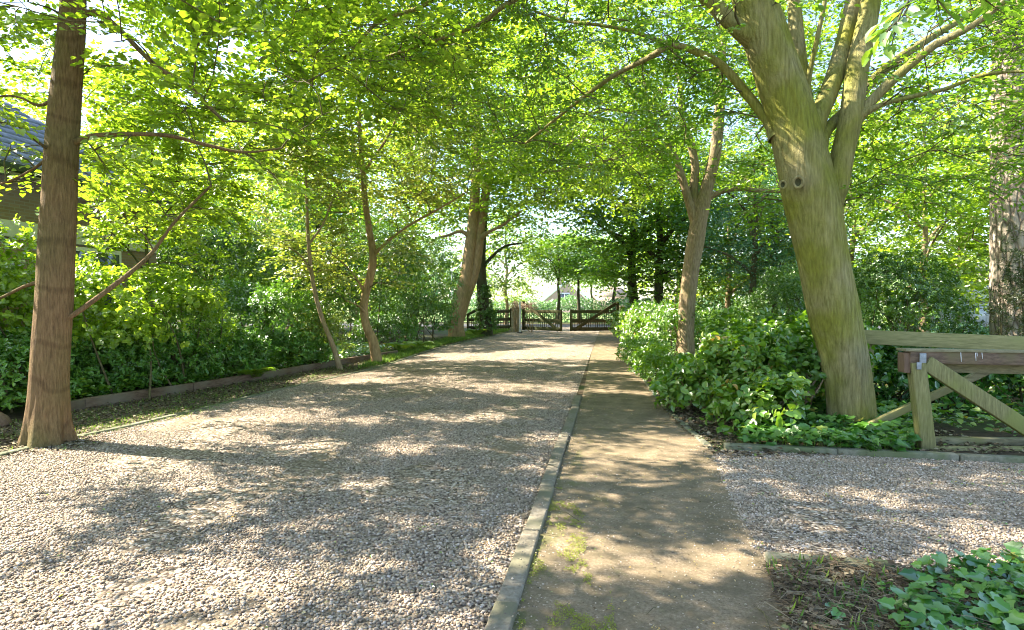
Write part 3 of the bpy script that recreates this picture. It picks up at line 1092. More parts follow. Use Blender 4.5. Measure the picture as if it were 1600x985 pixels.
spill = np.where((pp[:, 1] > 3.8) & (pp[:, 1] < 7.0), np.exp(-np.abs(1.0 - pp[:, 0]) / (0.13 + .14 * np.clip(pn_ + .4, 0, 1))), 0)
pp = pp[rng.random(len(pp)) < np.maximum(np.exp(-edge / 0.14) * .55 + 0.10 + .2 * np.clip(pn_, 0, 1), spill * .95)]
kk = np.stack([rng.uniform(-.60, -.46, 260), rng.uniform(2.0, 9.0, 260), np.zeros(260)], 1)
stones('pebbles', kk, 0.005, 0.014, 'few small stones kicked onto the long kerb', lift=.047)
stones('pebbles', pp, 0.004, 0.014, 'fine stray grit lying along the packed path')

# ------------------------------------------------------------------ litter, weeds, ivy
base_poly = [tuple(G(*q)[:2]) for q in ((-40, 740), (20, 715), (130, 705), (180, 690), (150, 676), (-40, 690))]
def litter(name, poly, n, s0, s1, label, dens=None, height=0.03, z=0.02, mat='litter'):
    p = scatter(poly, n, dens)
    n = len(p)
    p[:, 2] = z + rng.exponential(height, n)
    mb = MB()
    a = rng.uniform(0, 6.28, n)
    D = np.stack([np.cos(a), np.sin(a), rng.normal(0, .2, n)], 1)
    N = np.stack([rng.normal(0, .35, n), rng.normal(0, .35, n), np.ones(n)], 1)
    leaves(mb, p, D, N, rng.uniform(s0, s1, n), 0.6, rng.random(n), 'oval', 0.1)
    return tag(mb.build(name, M[mat]), label, 'litter', kind='stuff')


def straws(name, poly, n, l0, l1, label, mat='litter', r=0.0016, z=0.02, lift=0.05):
    p = scatter(poly, n, None)
    mb = MB()
    for q in p:
        a, L = random.uniform(0, 6.28), random.uniform(l0, l1)
        d = np.array([math.cos(a), math.sin(a), random.uniform(-.1, .5)])
        h = random.uniform(0, lift)
        b = np.array([q[0], q[1], z + h])
        m = b + d * L * .5 + np.array([random.uniform(-.2, .2) * L, random.uniform(-.2, .2) * L, 0.0])
        e = b + d * L
        e[2] = max(z, e[2] - L * .25)
        mb.tube([b, m, e], [r, r, r * .5], 4, tint=random.uniform(.2, .85), cap=False)
    return tag(mb.build(name, M[mat]), label, 'litter', kind='stuff')


litter('leaf_litter', path_poly, 4600, 0.006, 0.02, 'tiny fallen seeds and leaf bits on the packed path', dens=lambda r: np.clip(1.4 - r / 12, 0.1, 1), height=0.002, z=0.018)
litter('leaf_litter', gravel_poly, 13000, 0.008, 0.03, 'scattered dry leaf bits lying on the gravel drive', dens=lambda r: np.clip(1.4 - r / 14, 0.1, 1), height=0.004, z=0.035)
litter('leaf_litter', verge_poly, 90000, 0.02, 0.055, 'brown leaf litter on the verge beside the timber edging', dens=lambda r: np.clip(1.5 - r / 30, 0.0, 1), height=0.008, z=0.014)
fl_poly = [(0.8, 2.5), (0.86, 3.2), (0.95, 3.85), (1.3, 3.95), (2.2, 3.8), (2.6, 3.3), (2.4, 2.5)]
litter('leaf_litter', fl_poly, 11000, 0.015, 0.05, 'brown dead leaves heaped by the foreground ivy', height=0.014, z=0.02)
litter('leaf_litter', base_poly, 2600, 0.015, 0.05, 'soil and dead leaves round the foot of the brown trunk', height=0.006, z=0.015)
straws('dry_stems', fl_poly, 4200, 0.05, 0.22, 'tangle of dry straw stems beside the foreground ivy')
rs_poly = [(1.1, 6.5), (0.85, 8.6), (0.75, 12.5), (2.5, 12.5), (4.5, 7.2), (2.2, 6.75)]
litter('leaf_litter', rs_poly, 12000, 0.03, 0.07, 'brown litter under the right hand climber mass', height=0.012, z=0.02)
straws('fallen_twigs', gravel_poly, 260, 0.06, 0.3, 'small fallen twigs on the gravel drive', mat='twig', r=0.003, z=0.035, lift=0.01)
straws('fallen_twigs', path_poly, 60, 0.06, 0.25, 'small fallen twigs on the packed path', mat='twig', r=0.003, z=0.022, lift=0.004)


def grass_patch(name, poly, n, h0, h1, label, mat='grass', cat='grass'):
    p = scatter(poly, n, None)
    n = len(p)
    a = rng.uniform(0, 6.28, n)
    D = np.stack([np.cos(a) * .5, np.sin(a) * .5, np.ones(n)], 1)
    N = np.stack([np.cos(a + 0), np.sin(a + 0), np.full(n, -.4)], 1)
    mb = MB()
    leaves(mb, p, D, N, rng.uniform(h0, h1, n), 0.12, rng.random(n), 'oval', 0.05)
    return tag(mb.build(name, M[mat]), label, cat, kind='stuff')


tl = [(p[0], p[1]) for p in (G(118, 668), G(250, 640), G(330, 632), G(350, 640), G(250, 660), G(120, 690))]
grass_patch('weeds', tl, 3200, 0.015, 0.05, 'low green weeds on the verge behind the left tree')
gv = [(p[0], p[1]) for p in (G(560, 578), G(600, 556), G(680, 536), G(730, 520), G(800, 515), G(790, 519), G(700, 538), G(600, 570))]
grass_patch('grass', gv, 45000, 0.05, 0.16, 'bright green grass verge left of the drive near the gate')
grass_patch('weeds', fl_poly, 700, 0.03, 0.13, 'thin grass blades growing through the dead stems')
grass_patch('weeds', verge_poly, 16000, 0.02, 0.08, 'sparse weed seedlings on the bark verge')


def ground_leaves(name, poly, n, size, hmax, mat, label, cat='ivy', shape='ivy', width=0.95, stalk=True, seed=0.0, tilt=0.35, hfun=None, stuff=True, parent=None):
    p = scatter(poly, n, None)
    n = len(p)
    if name in ('moss', 'weeds'):
        nn_ = np.array([mnoise.noise(Vector((q[0] * 7, q[1] * 3.5, seed))) + .5 * mnoise.noise(Vector((q[0] * 22, q[1] * 14, seed))) for q in p])
        p = p[nn_ > (.12 if name == 'moss' else (.2 if parent is None and seed < 12 else .42))]
        n = len(p)
    h = np.array([mnoise.noise(Vector((q[0] * 2.2, q[1] * 2.2, seed))) for q in p]) * .5 + .5
    top = hmax * (0.25 + 0.75 * h)
    if hfun is not None:
        top = top * hfun(p)
    z = 0.02 + top * rng.uniform(0.25, 1.0, n)
    base = p.copy()
    p[:, 2] = z
    a = rng.uniform(0, 6.28, n)
    D = np.stack([np.cos(a), np.sin(a), rng.normal(-.15, .25, n)], 1)
    N = np.stack([rng.normal(0, tilt, n) - .15, rng.normal(0, tilt, n) - .12, np.ones(n)], 1)
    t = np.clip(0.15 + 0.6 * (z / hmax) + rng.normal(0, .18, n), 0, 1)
    mb = MB()
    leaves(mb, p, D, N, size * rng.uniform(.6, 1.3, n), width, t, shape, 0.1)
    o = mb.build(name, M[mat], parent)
    if stalk:
        sb = MB()
        for k in range(0, n, 2):
            q = p[k]
            b = q + np.array([random.uniform(-.05, .05), random.uniform(-.05, .05), -min(q[2] - .01, hmax * .7)])
            sb.tube([b, (b + q) / 2 + np.array([0.006, 0.004, 0]), q], [0.0025, 0.002, 0.0015], 3, tint=.6, cap=False)
        s = sb.build('stems', M['grass'], o)
    return tag(o, label, cat, kind='stuff') if stuff else o


fi = [(1.35, 2.35), (1.22, 2.75), (1.32, 3.1), (1.5, 3.45), (1.75, 3.85), (2.6, 4.15), (3.4, 4.5), (4.0, 4.2), (3.6, 2.3)]
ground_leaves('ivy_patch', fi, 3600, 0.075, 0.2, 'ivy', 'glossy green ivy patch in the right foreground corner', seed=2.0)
sm = [(1.05, 2.6), (1.1, 3.5), (1.7, 3.9), (1.9, 3.0), (1.6, 2.5)]
ground_leaves('ivy_patch', sm, 90, 0.06, 0.10, 'ivy', 'few ivy shoots creeping over dry stems near the path', seed=4.0)
gi = [tuple(G(*q)[:2]) for q in ((1150, 703), (1300, 712), (1400, 717), (1432, 716), (1425, 690), (1440, 660), (1400, 640), (1280, 635), (1150, 650))]
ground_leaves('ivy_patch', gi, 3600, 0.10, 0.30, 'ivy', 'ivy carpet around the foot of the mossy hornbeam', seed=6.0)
lg = [(te[0][0] - 6, 6.0), te[0], te[1], te[2], te[3], te[4], te[5], (-8.5, 20), (-12, 20), (-16, 12)]
lg = [(x - 0.12, y) for x, y in lg]
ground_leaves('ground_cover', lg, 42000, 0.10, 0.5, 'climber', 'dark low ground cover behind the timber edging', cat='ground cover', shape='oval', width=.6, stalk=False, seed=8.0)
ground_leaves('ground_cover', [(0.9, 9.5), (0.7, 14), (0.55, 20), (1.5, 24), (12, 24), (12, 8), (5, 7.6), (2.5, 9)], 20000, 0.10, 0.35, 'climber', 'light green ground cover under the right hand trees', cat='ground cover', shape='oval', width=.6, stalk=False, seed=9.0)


ground_leaves('weeds', path_poly, 9200, 0.014, 0.012, 'climber', 'tiny green seedlings dotted over the packed path', cat='weeds', shape='oval', width=.6, stalk=False, seed=11.0)
ground_leaves('weeds', gravel_poly, 26000, 0.018, 0.02, 'climber', 'sparse green seedlings coming up through the gravel drive', cat='weeds', shape='oval', width=.6, stalk=False, seed=15.0)
ground_leaves('weeds', rg_poly, 9000, 0.02, 0.025, 'climber', 'green seedlings in patches in the gravel bay', cat='weeds', shape='oval', width=.6, stalk=False, seed=16.0)
mo = [(-.46, 2.4), (-.46, 5.2), (-.38, 5.2), (-.2, 4.6), (-.0, 3.6), (.05, 2.6)]
ground_leaves('moss', mo, 26000, 0.010, 0.010, 'moss', 'bright moss creeping from the long kerb onto the path', cat='moss', shape='oval', width=.5, stalk=False, seed=12.0)

# ================================================================== SHRUBS
def shrub(name, label, cat, blobs, n, size, mat, shape='oval', width=0.5, seed=0, group=None, stems=14, lump=0.22, tmean=.45, clump=.35, per=5, outward=0.6, depth=0.16, bark='twig', leafdrop=0.0, keepers=(), zmin=0.03):
    """blobs: (px, py, depth, rx, ry, rz) -> ellipsoids in metres; leaf shoots in the outer shell"""
    rs = np.random.default_rng(500 + seed)
    cs = [P(b[0], b[1], b[2]) for b in blobs]
    root = empty(name, (cs[0][0], cs[0][1], 0), label, cat, group)
    area = np.array([b[3] * b[4] + b[3] * b[5] for b in blobs])
    m = (n / per * area / area.sum()).astype(int)
    Pn, Dn = [], []
    for c, b, k in zip(cs, blobs, m):
        r = np.array(b[3:6])
        d = unit(rs.normal(0, 1, (k, 3)))
        d[:, 2] = np.where(d[:, 2] < -0.45, -d[:, 2], d[:, 2])
        f = np.array([1 + lump * mnoise.noise(Vector(q * 1.9) + Vector((seed, b[0] * .1, 0))) * 1.5 + lump * .6 * mnoise.noise(Vector(q * 5) + Vector((seed, 0, 4))) for q in d])
        rad = f * (1 - np.abs(rs.normal(0, depth, k)))
        p = c + d * r * rad[:, None]
        ok = p[:, 2] > zmin
        for c2, b2 in zip(cs, blobs):
            if c2 is not c:
                ok &= (np.linalg.norm((p - c2) / np.array(b2[3:6]), axis=1) > 0.72)
        x, y, dd = proj(p)
        for (x0, y0, x1, y1, dmin) in keepers:
            ok &= ~((dd < dmin) & (x > x0) & (x < x1) & (y > y0) & (y < y1))
        Pn.append(p[ok])
        Dn.append(unit(d / r)[ok])
    Pn, Dn = np.concatenate(Pn), np.concatenate(Dn)
    cl = np.array([mnoise.noise(Vector(p * 1.1) + Vector((seed * 2.7, 0, 0))) for p in Pn])
    k = len(Pn)
    shoot = unit(Dn * outward + rs.normal(0, .45, (k, 3)) + np.array([0, 0, .35]))
    A = unit(np.cross(shoot, rs.normal(0, 1, (k, 3))))
    B = np.cross(shoot, A)
    mb = MB()
    for i in range(per):
        th = i * 2.4 + rs.uniform(-.4, .4, k)
        rd = np.cos(th)[:, None] * A + np.sin(th)[:, None] * B
        h = unit(rd * 0.9 + shoot * 0.45 + np.array([0, 0, -leafdrop]))
        nn = unit(shoot + Dn * .3 + np.array([0, 0, .5]) - rd * .3)
        pos = Pn + shoot * (size * (i / per - .5) * 1.1)[..., None] if not np.isscalar(size) else Pn + shoot * size * (i / per - .5) * 1.1
        t = np.clip(tmean + clump * cl + rs.normal(0, .17, k), 0, 1)
        leaves(mb, pos, h, nn + rs.normal(0, .25, (k, 3)), size * rs.uniform(.6, 1.25, k), width, t, shape, 0.12)
    mb.build('foliage', M[mat], root)
    if stems:
        sb = MB()
        for i in range(stems):
            j = rs.integers(0, len(cs))
            c, r = cs[j], np.array(blobs[j][3:6])
            t = unit(rs.normal(0, 1, 3))
            t[2] = abs(t[2])
            e = c + t * r * .85
            b = np.array([c[0] + rs.normal(0, .25) * r[0], c[1] + rs.normal(0, .25) * r[1], 0.0])
            mid = (b + e) / 2 + rs.normal(0, .12, 3) * r
            sb.tube(catmull(np.array([[*b, .02], [*mid, .014], [*e, .006]]), .15)[:, :3], np.linspace(.022, .006, len(catmull(np.array([[*b, .02], [*mid, .014], [*e, .006]]), .15))), 5)
        sb.build('stems', M[bark], root, smooth=True)
    return root


def cz(px, d, z):
    """pixel row that puts a blob centre at height z"""
    return 475 - (z - EYE) / d * F


def B(px, d, z, rx, ry, rz):
    return (px, cz(px, d, z), d, rx, ry, rz)


# left side
shrub('lime_bush', 'bright yellow green bush right of the big brown trunk', 'shrub', [B(262, 11.8, 1.45, .85, .8, .85), B(300, 12.2, 1.05, .8, .8, .8)], 9000, 0.06, 'lime', seed=1, tmean=.6, width=.45)
shrub('laurel', 'low glossy laurel behind the timber edging beside the brown trunk', 'shrub', [B(165, 10.7, .4, 1.0, .8, .6), B(245, 11.7, .45, 1.1, .8, .65), B(340, 13.2, .5, 1.2, .9, .7), B(450, 15.0, .4, 1.0, .8, .5)], 19000, 0.09, 'laurel', seed=2, tmean=.7)
shrub('laurel', 'blue green laurel in front of the dark rhododendron wall', 'shrub', [B(420, 15.2, 1.0, 1.3, 1.1, 1.05), B(360, 15.5, 1.1, 1.1, 1.0, 1.1)], 12000, 0.09, 'laurel', seed=3, tmean=.8)
shrub('dogwood', 'pale layered shrub at the foot of the thin saplings', 'shrub', [B(500, 15.6, .75, .75, .7, .75), B(470, 15.2, .45, .6, .6, .45)], 5000, 0.075, 'maple', seed=4, tmean=.45, lump=.4, depth=.3)
shrub('rhododendron', 'tall dark rhododendron behind the blue green laurel', 'shrub', [B(330, 19.0, 2.3, 2.2, 1.8, 2.3), B(420, 19.5, 2.3, 2.0, 1.8, 2.1), B(250, 18.0, 1.8, 1.9, 1.6, 2.0)], 26000, 0.13, 'dark', width=.35, seed=5, tmean=.55, stems=20)
shrub('rhododendron', 'tall dark rhododendron behind the slender young maple', 'shrub', [B(560, 22.5, 2.3, 2.3, 1.9, 2.5), B(640, 24.0, 2.1, 1.9, 1.8, 2.2), B(500, 21.5, 1.9, 1.7, 1.6, 2.1)], 26000, 0.13, 'dark', width=.35, seed=6, tmean=.6, stems=20)
shrub('laurel', 'rounded green laurel just left of the leaning double trunk', 'shrub', [B(665, 26.0, .9, 1.2, 1.0, 1.0), B(600, 23.0, .5, 1.3, 1.0, .7)], 9000, 0.10, 'laurel', seed=7, tmean=.75)
shrub('hazel', 'round leaved hazel left of and behind the brown trunk', 'shrub', [B(20, 10.0, 1.5, 1.2, 1.0, 1.3), B(70, 11.2, 1.2, 1.3, 1.0, 1.2), B(-60, 9.5, 1.3, 1.2, 1.0, 1.4)], 9000, 0.085, 'beech', width=.85, stems=5, seed=8, tmean=.45, lump=.35, depth=.3)
shrub('hazel', 'airy round leaved hazel spreading right of the brown trunk', 'shrub', [B(200, 10.2, 1.15, .95, .8, .6), B(150, 10.0, 1.7, .8, .7, .6), B(290, 11.0, 1.6, .7, .7, .35)], 4600, 0.08, 'beech', width=.85, stems=4, seed=9, tmean=.6, lump=.5, depth=.4)
shrub('laurel', 'dark laurel low on the far left behind the brown trunk', 'shrub', [B(0, 8.9, .4, .9, .8, .6), B(40, 10.0, .5, 1.2, .9, .7), B(-80, 8.6, .5, 1.0, .9, .7)], 8000, 0.09, 'laurel', seed=10, tmean=.7)
# right side
KR = [(1255, 440, 1368, 668, 7.9), (1046, 400, 1100, 558, 17.4)]
shrub('climber_bush', 'large bright climbing shrub between the two right hand trunks', 'shrub',
      [B(1105, 9.0, .35, .75, .7, .5), B(1170, 8.7, .5, .85, .8, .66), B(1245, 8.5, .55, .85, .8, .68), B(1150, 10.2, .65, 1.0, .9, .72), B(1270, 9.8, .7, 1.0, .9, .72), B(1200, 7.7, .3, .7, .55, .42)],
      17000, 0.105, 'climber', width=.68, seed=20, tmean=.5, lump=.35, depth=.2, per=4, stems=50, leafdrop=.25, keepers=KR, bark='bark_tan')
shrub('climber_bush', 'leafy shrub filling the space behind the timber railing', 'shrub',
      [B(1420, 9.3, .35, .9, .7, .6), B(1500, 9.2, .3, .9, .7, .6), B(1590, 9.0, .4, .9, .7, .65), B(1370, 9.8, .5, .8, .7, .6), B(1680, 9.0, .4, .9, .7, .65)],
      9500, 0.10, 'ivy', width=.7, seed=21, tmean=.45, lump=.35, depth=.25, per=4, stems=30, leafdrop=.2)
shrub('low_shrub', 'low yellow green shrub at the path edge before the tan trunk', 'shrub', [B(1025, 13.2, .3, .6, .7, .4), B(1045, 11.8, .35, .55, .6, .42), B(1000, 16.0, .3, .6, .9, .4)], 6500, 0.07, 'lime', seed=22, tmean=.5, width=.5, keepers=KR)
shrub('laurel', 'glossy laurel beside the right end of the gate', 'shrub', [B(1030, 20.0, .7, 1.3, 1.2, .95), B(1000, 24.0, .75, 1.2, 1.2, .95), B(1055, 18.0, .7, 1.0, 1.0, .8)], 14000, 0.09, 'climber', seed=23, tmean=.45, keepers=KR)
shrub('holly', 'dark rounded evergreen right of the mossy trunk', 'shrub', [B(1400, 13.0, 1.35, 1.15, 1.0, 1.35), B(1455, 13.6, 1.0, .9, .9, 1.1), B(1350, 13.4, 1.2, .9, .9, 1.15)], 17000, 0.075, 'dark', seed=24, tmean=.55)
shrub('holly', 'smaller dark evergreen left of the mossy trunk', 'shrub', [B(1232, 17.5, 1.3, 1.0, 1.0, 1.35), B(1200, 18.5, .9, 1.1, 1.0, 1.1)], 10000, 0.08, 'dark', seed=25, tmean=.5)
shrub('yew', 'brownish yew in front of the furrowed trunk at the right', 'shrub', [B(1600, 10.6, 1.35, .52, .5, 1.45), B(1660, 10.6, 1.2, .7, .6, 1.5)], 11000, 0.055, 'yew', width=.3, seed=26, tmean=.5, lump=.5, depth=.35)
shrub('low_shrub', 'blue green low shrub beyond the timber railing', 'shrub', [B(1500, 15.5, .55, .9, .8, .55), B(1560, 15.0, .55, .9, .8, .5)], 5000, 0.07, 'conifer', seed=27, tmean=.7, width=.5)
shrub('low_shrub', 'mixed green shrub row behind the tan trunk', 'shrub', [B(1110, 20.0, .6, 1.2, 1.0, .8), B(1160, 22.0, .6, 1.5, 1.0, .8), B(1290, 21.0, .8, 1.8, 1.0, .95)], 9000, 0.10, 'dark', seed=28, tmean=.7)


# ferns beside the maple foot
def fern(px, py, label, s=0.5, n=11):
    g = G(px, py)
    root = empty('fern', (g[0], g[1], 0), label, 'fern', 'ferns on the grass verge')
    for i in range(n):
        a = i / n * 6.28 + random.uniform(-.2, .2)
        L = s * random.uniform(.8, 1.2)
        mb = MB()
        O = np.array([[g[0] + math.cos(a) * L * t, g[1] + math.sin(a) * L * t, 0.02 + L * (1.5 * t - 1.15 * t * t)] for t in np.linspace(.12, 1, 14)])
        out = np.tile([math.cos(a), math.sin(a), .1], (14, 1))
        sd_ = np.tile([-math.sin(a), math.cos(a), 0], (14, 1))
        w = L * .32 * np.sin(np.linspace(.35, 1, 14) * math.pi * .92)
        up = np.tile([math.cos(a) * -.3, math.sin(a) * -.3, 1.0], (14, 1))
        for sg in (1, -1):
            leaves(mb, O, sd_ * sg + out * .35, up, w + .02, .3, rng.uniform(.4, .9, 14), 'oval', .05)
        mb.tube(O, np.linspace(.004, .001, 14), 4, tint=.6, cap=False)
        mb.build('frond', M['grass'], root)
    return root


fern(625, 553, 'bright fern right of the slender maple foot', .55)
fern(652, 548, 'second fern on the verge nearer the gate', .5)
fern(395, 596, 'fern leaning over the timber edging', .45)
fern(745, 526, 'fern at the foot of the ivy clad trunk', .6)

# ================================================================== TREES
T1K = (25, 40, 136, 720, 7.3)
T6K = [(1170, 150, 1290, 230, 8.1), (1205, 225, 1325, 420, 8.1), (1240, 400, 1372, 680, 8.1), (1140, 0, 1235, 170, 7.9)]
T5K = (1055, 330, 1112, 560, 18.2)
T5L = (1096, 190, 1132, 330, 17.4)
T5M = (1050, 235, 1096, 330, 17.4)
GK = (690, 455, 965, 530, 34.0)
SKY1 = (842, 418, 962, 482, 60.0)
SKY2 = (686, 385, 716, 500, 60.0)
T4K = (700, 368, 775, 525, 27.5)
T3K = (553, 262, 606, 572, 16.7)
ALLK = [T1K, T5K, GK, SKY1, SKY2, T4K, T3K] + T6K

# --- big brown trunk, left
d1 = 6.95
b1 = G(72, 692)
traced_tree('broadleaf_tree', 'tall tree with thick brown trunk at the left edge of the drive', 'tree', [
    dict(name='trunk', sides=84, step=.035, flute=.035, rough=.03, root=.45, pts=[(72, 692, d1, 43), (73, 665, d1, 37), (75, 630, d1, 34), (78, 560, d1, 32), (85, 450, d1, 31), (91, 330, d1, 30), (97, 220, d1, 28), (105, 120, d1, 25), (113, 30, d1, 22), (118, -90, d1, 19), (124, -260, d1, 15), (128, -420, d1, 9)]),
    dict(pts=[(118, 222, d1, 7), (132, 217, d1 - .05, 5.5), (150, 212, d1 - .1, 5), (205, 210, d1 - .1, 4.2), (262, 212, d1, 3.6), (320, 226, d1 + .1, 3), (380, 238, d1 + .2, 2.2), (440, 232, d1 + .4, 1.5)], sides=10),
    dict(pts=[(95, 500, d1, 6.5), (110, 495, d1 + .02, 5.2), (150, 467, d1 + .2, 4.6), (205, 425, d1 + .5, 4), (240, 392, d1 + .8, 3.2), (275, 345, d1 + 1.1, 2.6), (330, 290, d1 + 1.6, 2)], sides=10, **{'from': 1.0}),
    dict(pts=[(70, 440, d1, 5), (40, 447, d1 + .1, 3.5), (-10, 470, d1 + .2, 2.6), (-60, 480, d1 + .2, 2)], sides=8, **{'from': 1.0}),
    dict(pts=[(85, 240, d1, 5), (55, 262, d1 + .1, 2.6), (10, 285, d1 + .2, 2.2), (-60, 300, d1 + .3, 2)], sides=8),
    dict(pts=[(95, 150, d1, 6), (60, 165, d1 + .1, 2.8), (20, 150, d1 + .1, 2.2), (-60, 160, d1 + .3, 2)], sides=8),
    dict(pts=[(110, 30, d1, 9), (150, 20, d1, 6), (190, 50, d1 - .1, 5), (240, 100, d1 - .3, 4), (300, 140, d1 - .5, 3), (350, 190, d1 - .7, 2)], sides=8),
    dict(pts=[(112, 0, d1, 10), (160, -60, d1 + .2, 7), (240, -120, d1 + .6, 6), (360, -160, d1 + 1.4, 4)], sides=8),
    dict(pts=[(112, -60, d1, 9), (60, -140, d1 - .3, 6), (-30, -200, d1 - .8, 4)], sides=8),
    dict(pts=[(115, -100, d1, 9), (150, -200, d1 + 1.0, 6), (180, -260, d1 + 2.2, 4)], sides=8),
], M['bark_brown'], crowns=[((b1[0] + .8, b1[1] + 1.0, 6.3), (4.6, 4.6, 3.7)), ((b1[0] + 1.0, b1[1] + 4.5, 7.6), (4.0, 3.5, 2.6))], n_attr=1400, spacing=.24, spray_len=.62, kind='full', gaps=.32, lsize=.085, lwidth=.8,
    shape='oval', mat=M['beech'], low=([-100, 0, 60, 130, 250, 330, 450, 600, 800, 1700], [440, 430, 420, 400, 400, 350, 300, 260, 230, 200]), clear_cam=4.6, seed=1,
    keepers=[(30, 40, 134, 720, d1 + .3)], tmean=.55)

# --- mossy hornbeam, right foreground
d6 = 7.85
b6 = G(1332, 668)
traced_tree('hornbeam', 'big mossy green hornbeam with several heavy limbs at the right', 'tree', [
    dict(name='trunk', sides=110, step=.025, flute=.075, rough=.05, root=.22, pts=[(1333, 668, d6, 39), (1329, 620, d6, 37), (1318, 550, d6, 38), (1304, 490, d6, 41), (1291, 430, d6, 41), (1277, 360, d6, 42), (1264, 300, d6, 45), (1250, 240, d6, 43), (1236, 180, d6, 40), (1216, 120, d6, 38), (1196, 60, d6, 36), (1176, 0, d6, 33), (1150, -90, d6, 28), (1130, -200, d6, 20), (1120, -320, d6, 10)],
         knots=[(3.12, 4.3, .09, .22), (3.10, 4.85, .09, .22), (1.9, 3.4, .07, .12), (1.2, 5.2, .12, .1)]),
    dict(pts=[(1292, 330, d6 + .06, 22), (1306, 290, d6 + .05, 21), (1318, 235, d6 + .05, 19), (1330, 180, d6 + .05, 19), (1340, 105, d6 + .1, 19), (1356, 30, d6 + .2, 17), (1372, -60, d6 + .3, 15), (1400, -200, d6 + .5, 9)], sides=32, step=.05, mat=M['bark_hornbeam']),
    dict(pts=[(1262, 235, d6 + .1, 24), (1275, 190, d6 + .12, 17), (1295, 145, d6 + .2, 15), (1312, 95, d6 + .3, 15), (1330, 20, d6 + .5, 14), (1345, -60, d6 + .7, 12), (1360, -200, d6 + 1.2, 7)], sides=28, step=.05),
    dict(pts=[(1252, 200, d6 + .2, 20), (1256, 150, d6 + .3, 13), (1250, 100, d6 + .4, 12), (1243, 40, d6 + .5, 12), (1240, -40, d6 + .7, 10), (1240, -200, d6 + 1.1, 6)], sides=24, step=.05),
    dict(pts=[(1275, 230, d6 + .1, 20), (1290, 205, d6 + .2, 11), (1325, 170, d6 + .4, 9.5), (1362, 128, d6 + .7, 9), (1400, 95, d6 + 1.0, 8), (1450, 62, d6 + 1.4, 7), (1520, 20, d6 + 2.0, 5), (1600, -30, d6 + 2.8, 3)], sides=16),
    dict(pts=[(1335, 190, d6 + .05, 14), (1356, 165, d6, 9.5), (1385, 135, d6 - .1, 9), (1415, 108, d6 - .2, 8.5), (1462, 70, d6 - .4, 7.5), (1520, 40, d6 - .6, 6), (1600, -20, d6 - .9, 4)], sides=18),
    dict(pts=[(1345, 180, d6, 9), (1378, 164, d6 - .1, 4.6), (1430, 150, d6 - .2, 4.2), (1475, 140, d6 - .3, 3.8), (1540, 117, d6 - .5, 3.4), (1610, 112, d6 - .8, 3), (1700, 120, d6 - 1.0, 2)], sides=10),
    dict(pts=[(1215, 215, d6, 16), (1200, 190, d6 + .1, 8.5), (1165, 145, d6 + .3, 8), (1128, 103, d6 + .5, 7), (1092, 83, d6 + .7, 6), (1050, 72, d6 + .9, 5), (1005, 95, d6 + 1.3, 4.2), (960, 118, d6 + 1.7, 3.6), (915, 150, d6 + 2.1, 3), (870, 185, d6 + 2.6, 2.2), (820, 225, d6 + 3.2, 1.6)], sides=16),
    dict(pts=[(1200, 70, d6, 28), (1160, 50, d6 - .05, 15), (1120, 12, d6 - .1, 13), (1085, -25, d6 - .1, 12), (1030, -80, d6 - .1, 10), (940, -140, d6, 7), (820, -180, d6 + .3, 4)], sides=28, step=.05),
    dict(pts=[(1258, 150, d6 + .3, 6), (1268, 100, d6 + .25, 4.5), (1278, 55, d6 + .2, 4), (1290, -5, d6 + .2, 3.6), (1300, -80, d6 + .3, 2)], sides=10),
    dict(pts=[(1040, -60, d6, 8), (960, -50, d6 + .2, 5), (860, -25, d6 + .5, 4.4), (790, 8, d6 + .8, 4), (750, 38, d6 + 1.1, 3.4), (690, 60, d6 + 1.6, 2.6), (600, 90, d6 + 2.4, 2)], sides=10),
    dict(pts=[(860, -25, d6 + .5, 4), (720, -30, d6 + .9, 3.6), (660, 10, d6 + 1.2, 3.2), (590, 36, d6 + 1.6, 2.8), (540, 90, d6 + 2.1, 2.4), (480, 130, d6 + 2.7, 1.8)], sides=8),
    dict(pts=[(1050, 72, d6 + .9, 4.5), (990, 50, d6 + 1.1, 3.2), (940, 40, d6 + 1.3, 2.8), (880, 32, d6 + 1.7, 2.4), (820, 12, d6 + 2.1, 1.6)], sides=8),
], M['bark_hornbeam'], crowns=[((b6[0] + .3, b6[1] + 1.6, 6.1), (5.2, 5.4, 3.4)), ((b6[0] - 3.6, b6[1] + 2.6, 6.2), (3.4, 3.6, 2.2)), ((b6[0] + 2.6, b6[1] + 1.5, 4.4), (2.6, 2.6, 1.6))], n_attr=1250, spacing=.25, spray_len=.6, kind='full', gaps=.36, lsize=.075, lwidth=.55,
    shape='oval', mat=M['hornbeam'], low=([-100, 400, 600, 700, 850, 950, 1050, 1150, 1250, 1330, 1400, 1480, 1560, 1700], [200, 220, 250, 280, 300, 320, 330, 360, 380, 400, 430, 420, 400, 400]), clear_cam=4.8, seed=2,
    keepers=T6K + [T5K, T5L, T5M, (1215, 0, 1400, 200, d6 + .1), (1290, 180, 1345, 260, d6 + .1)], tmean=.45)

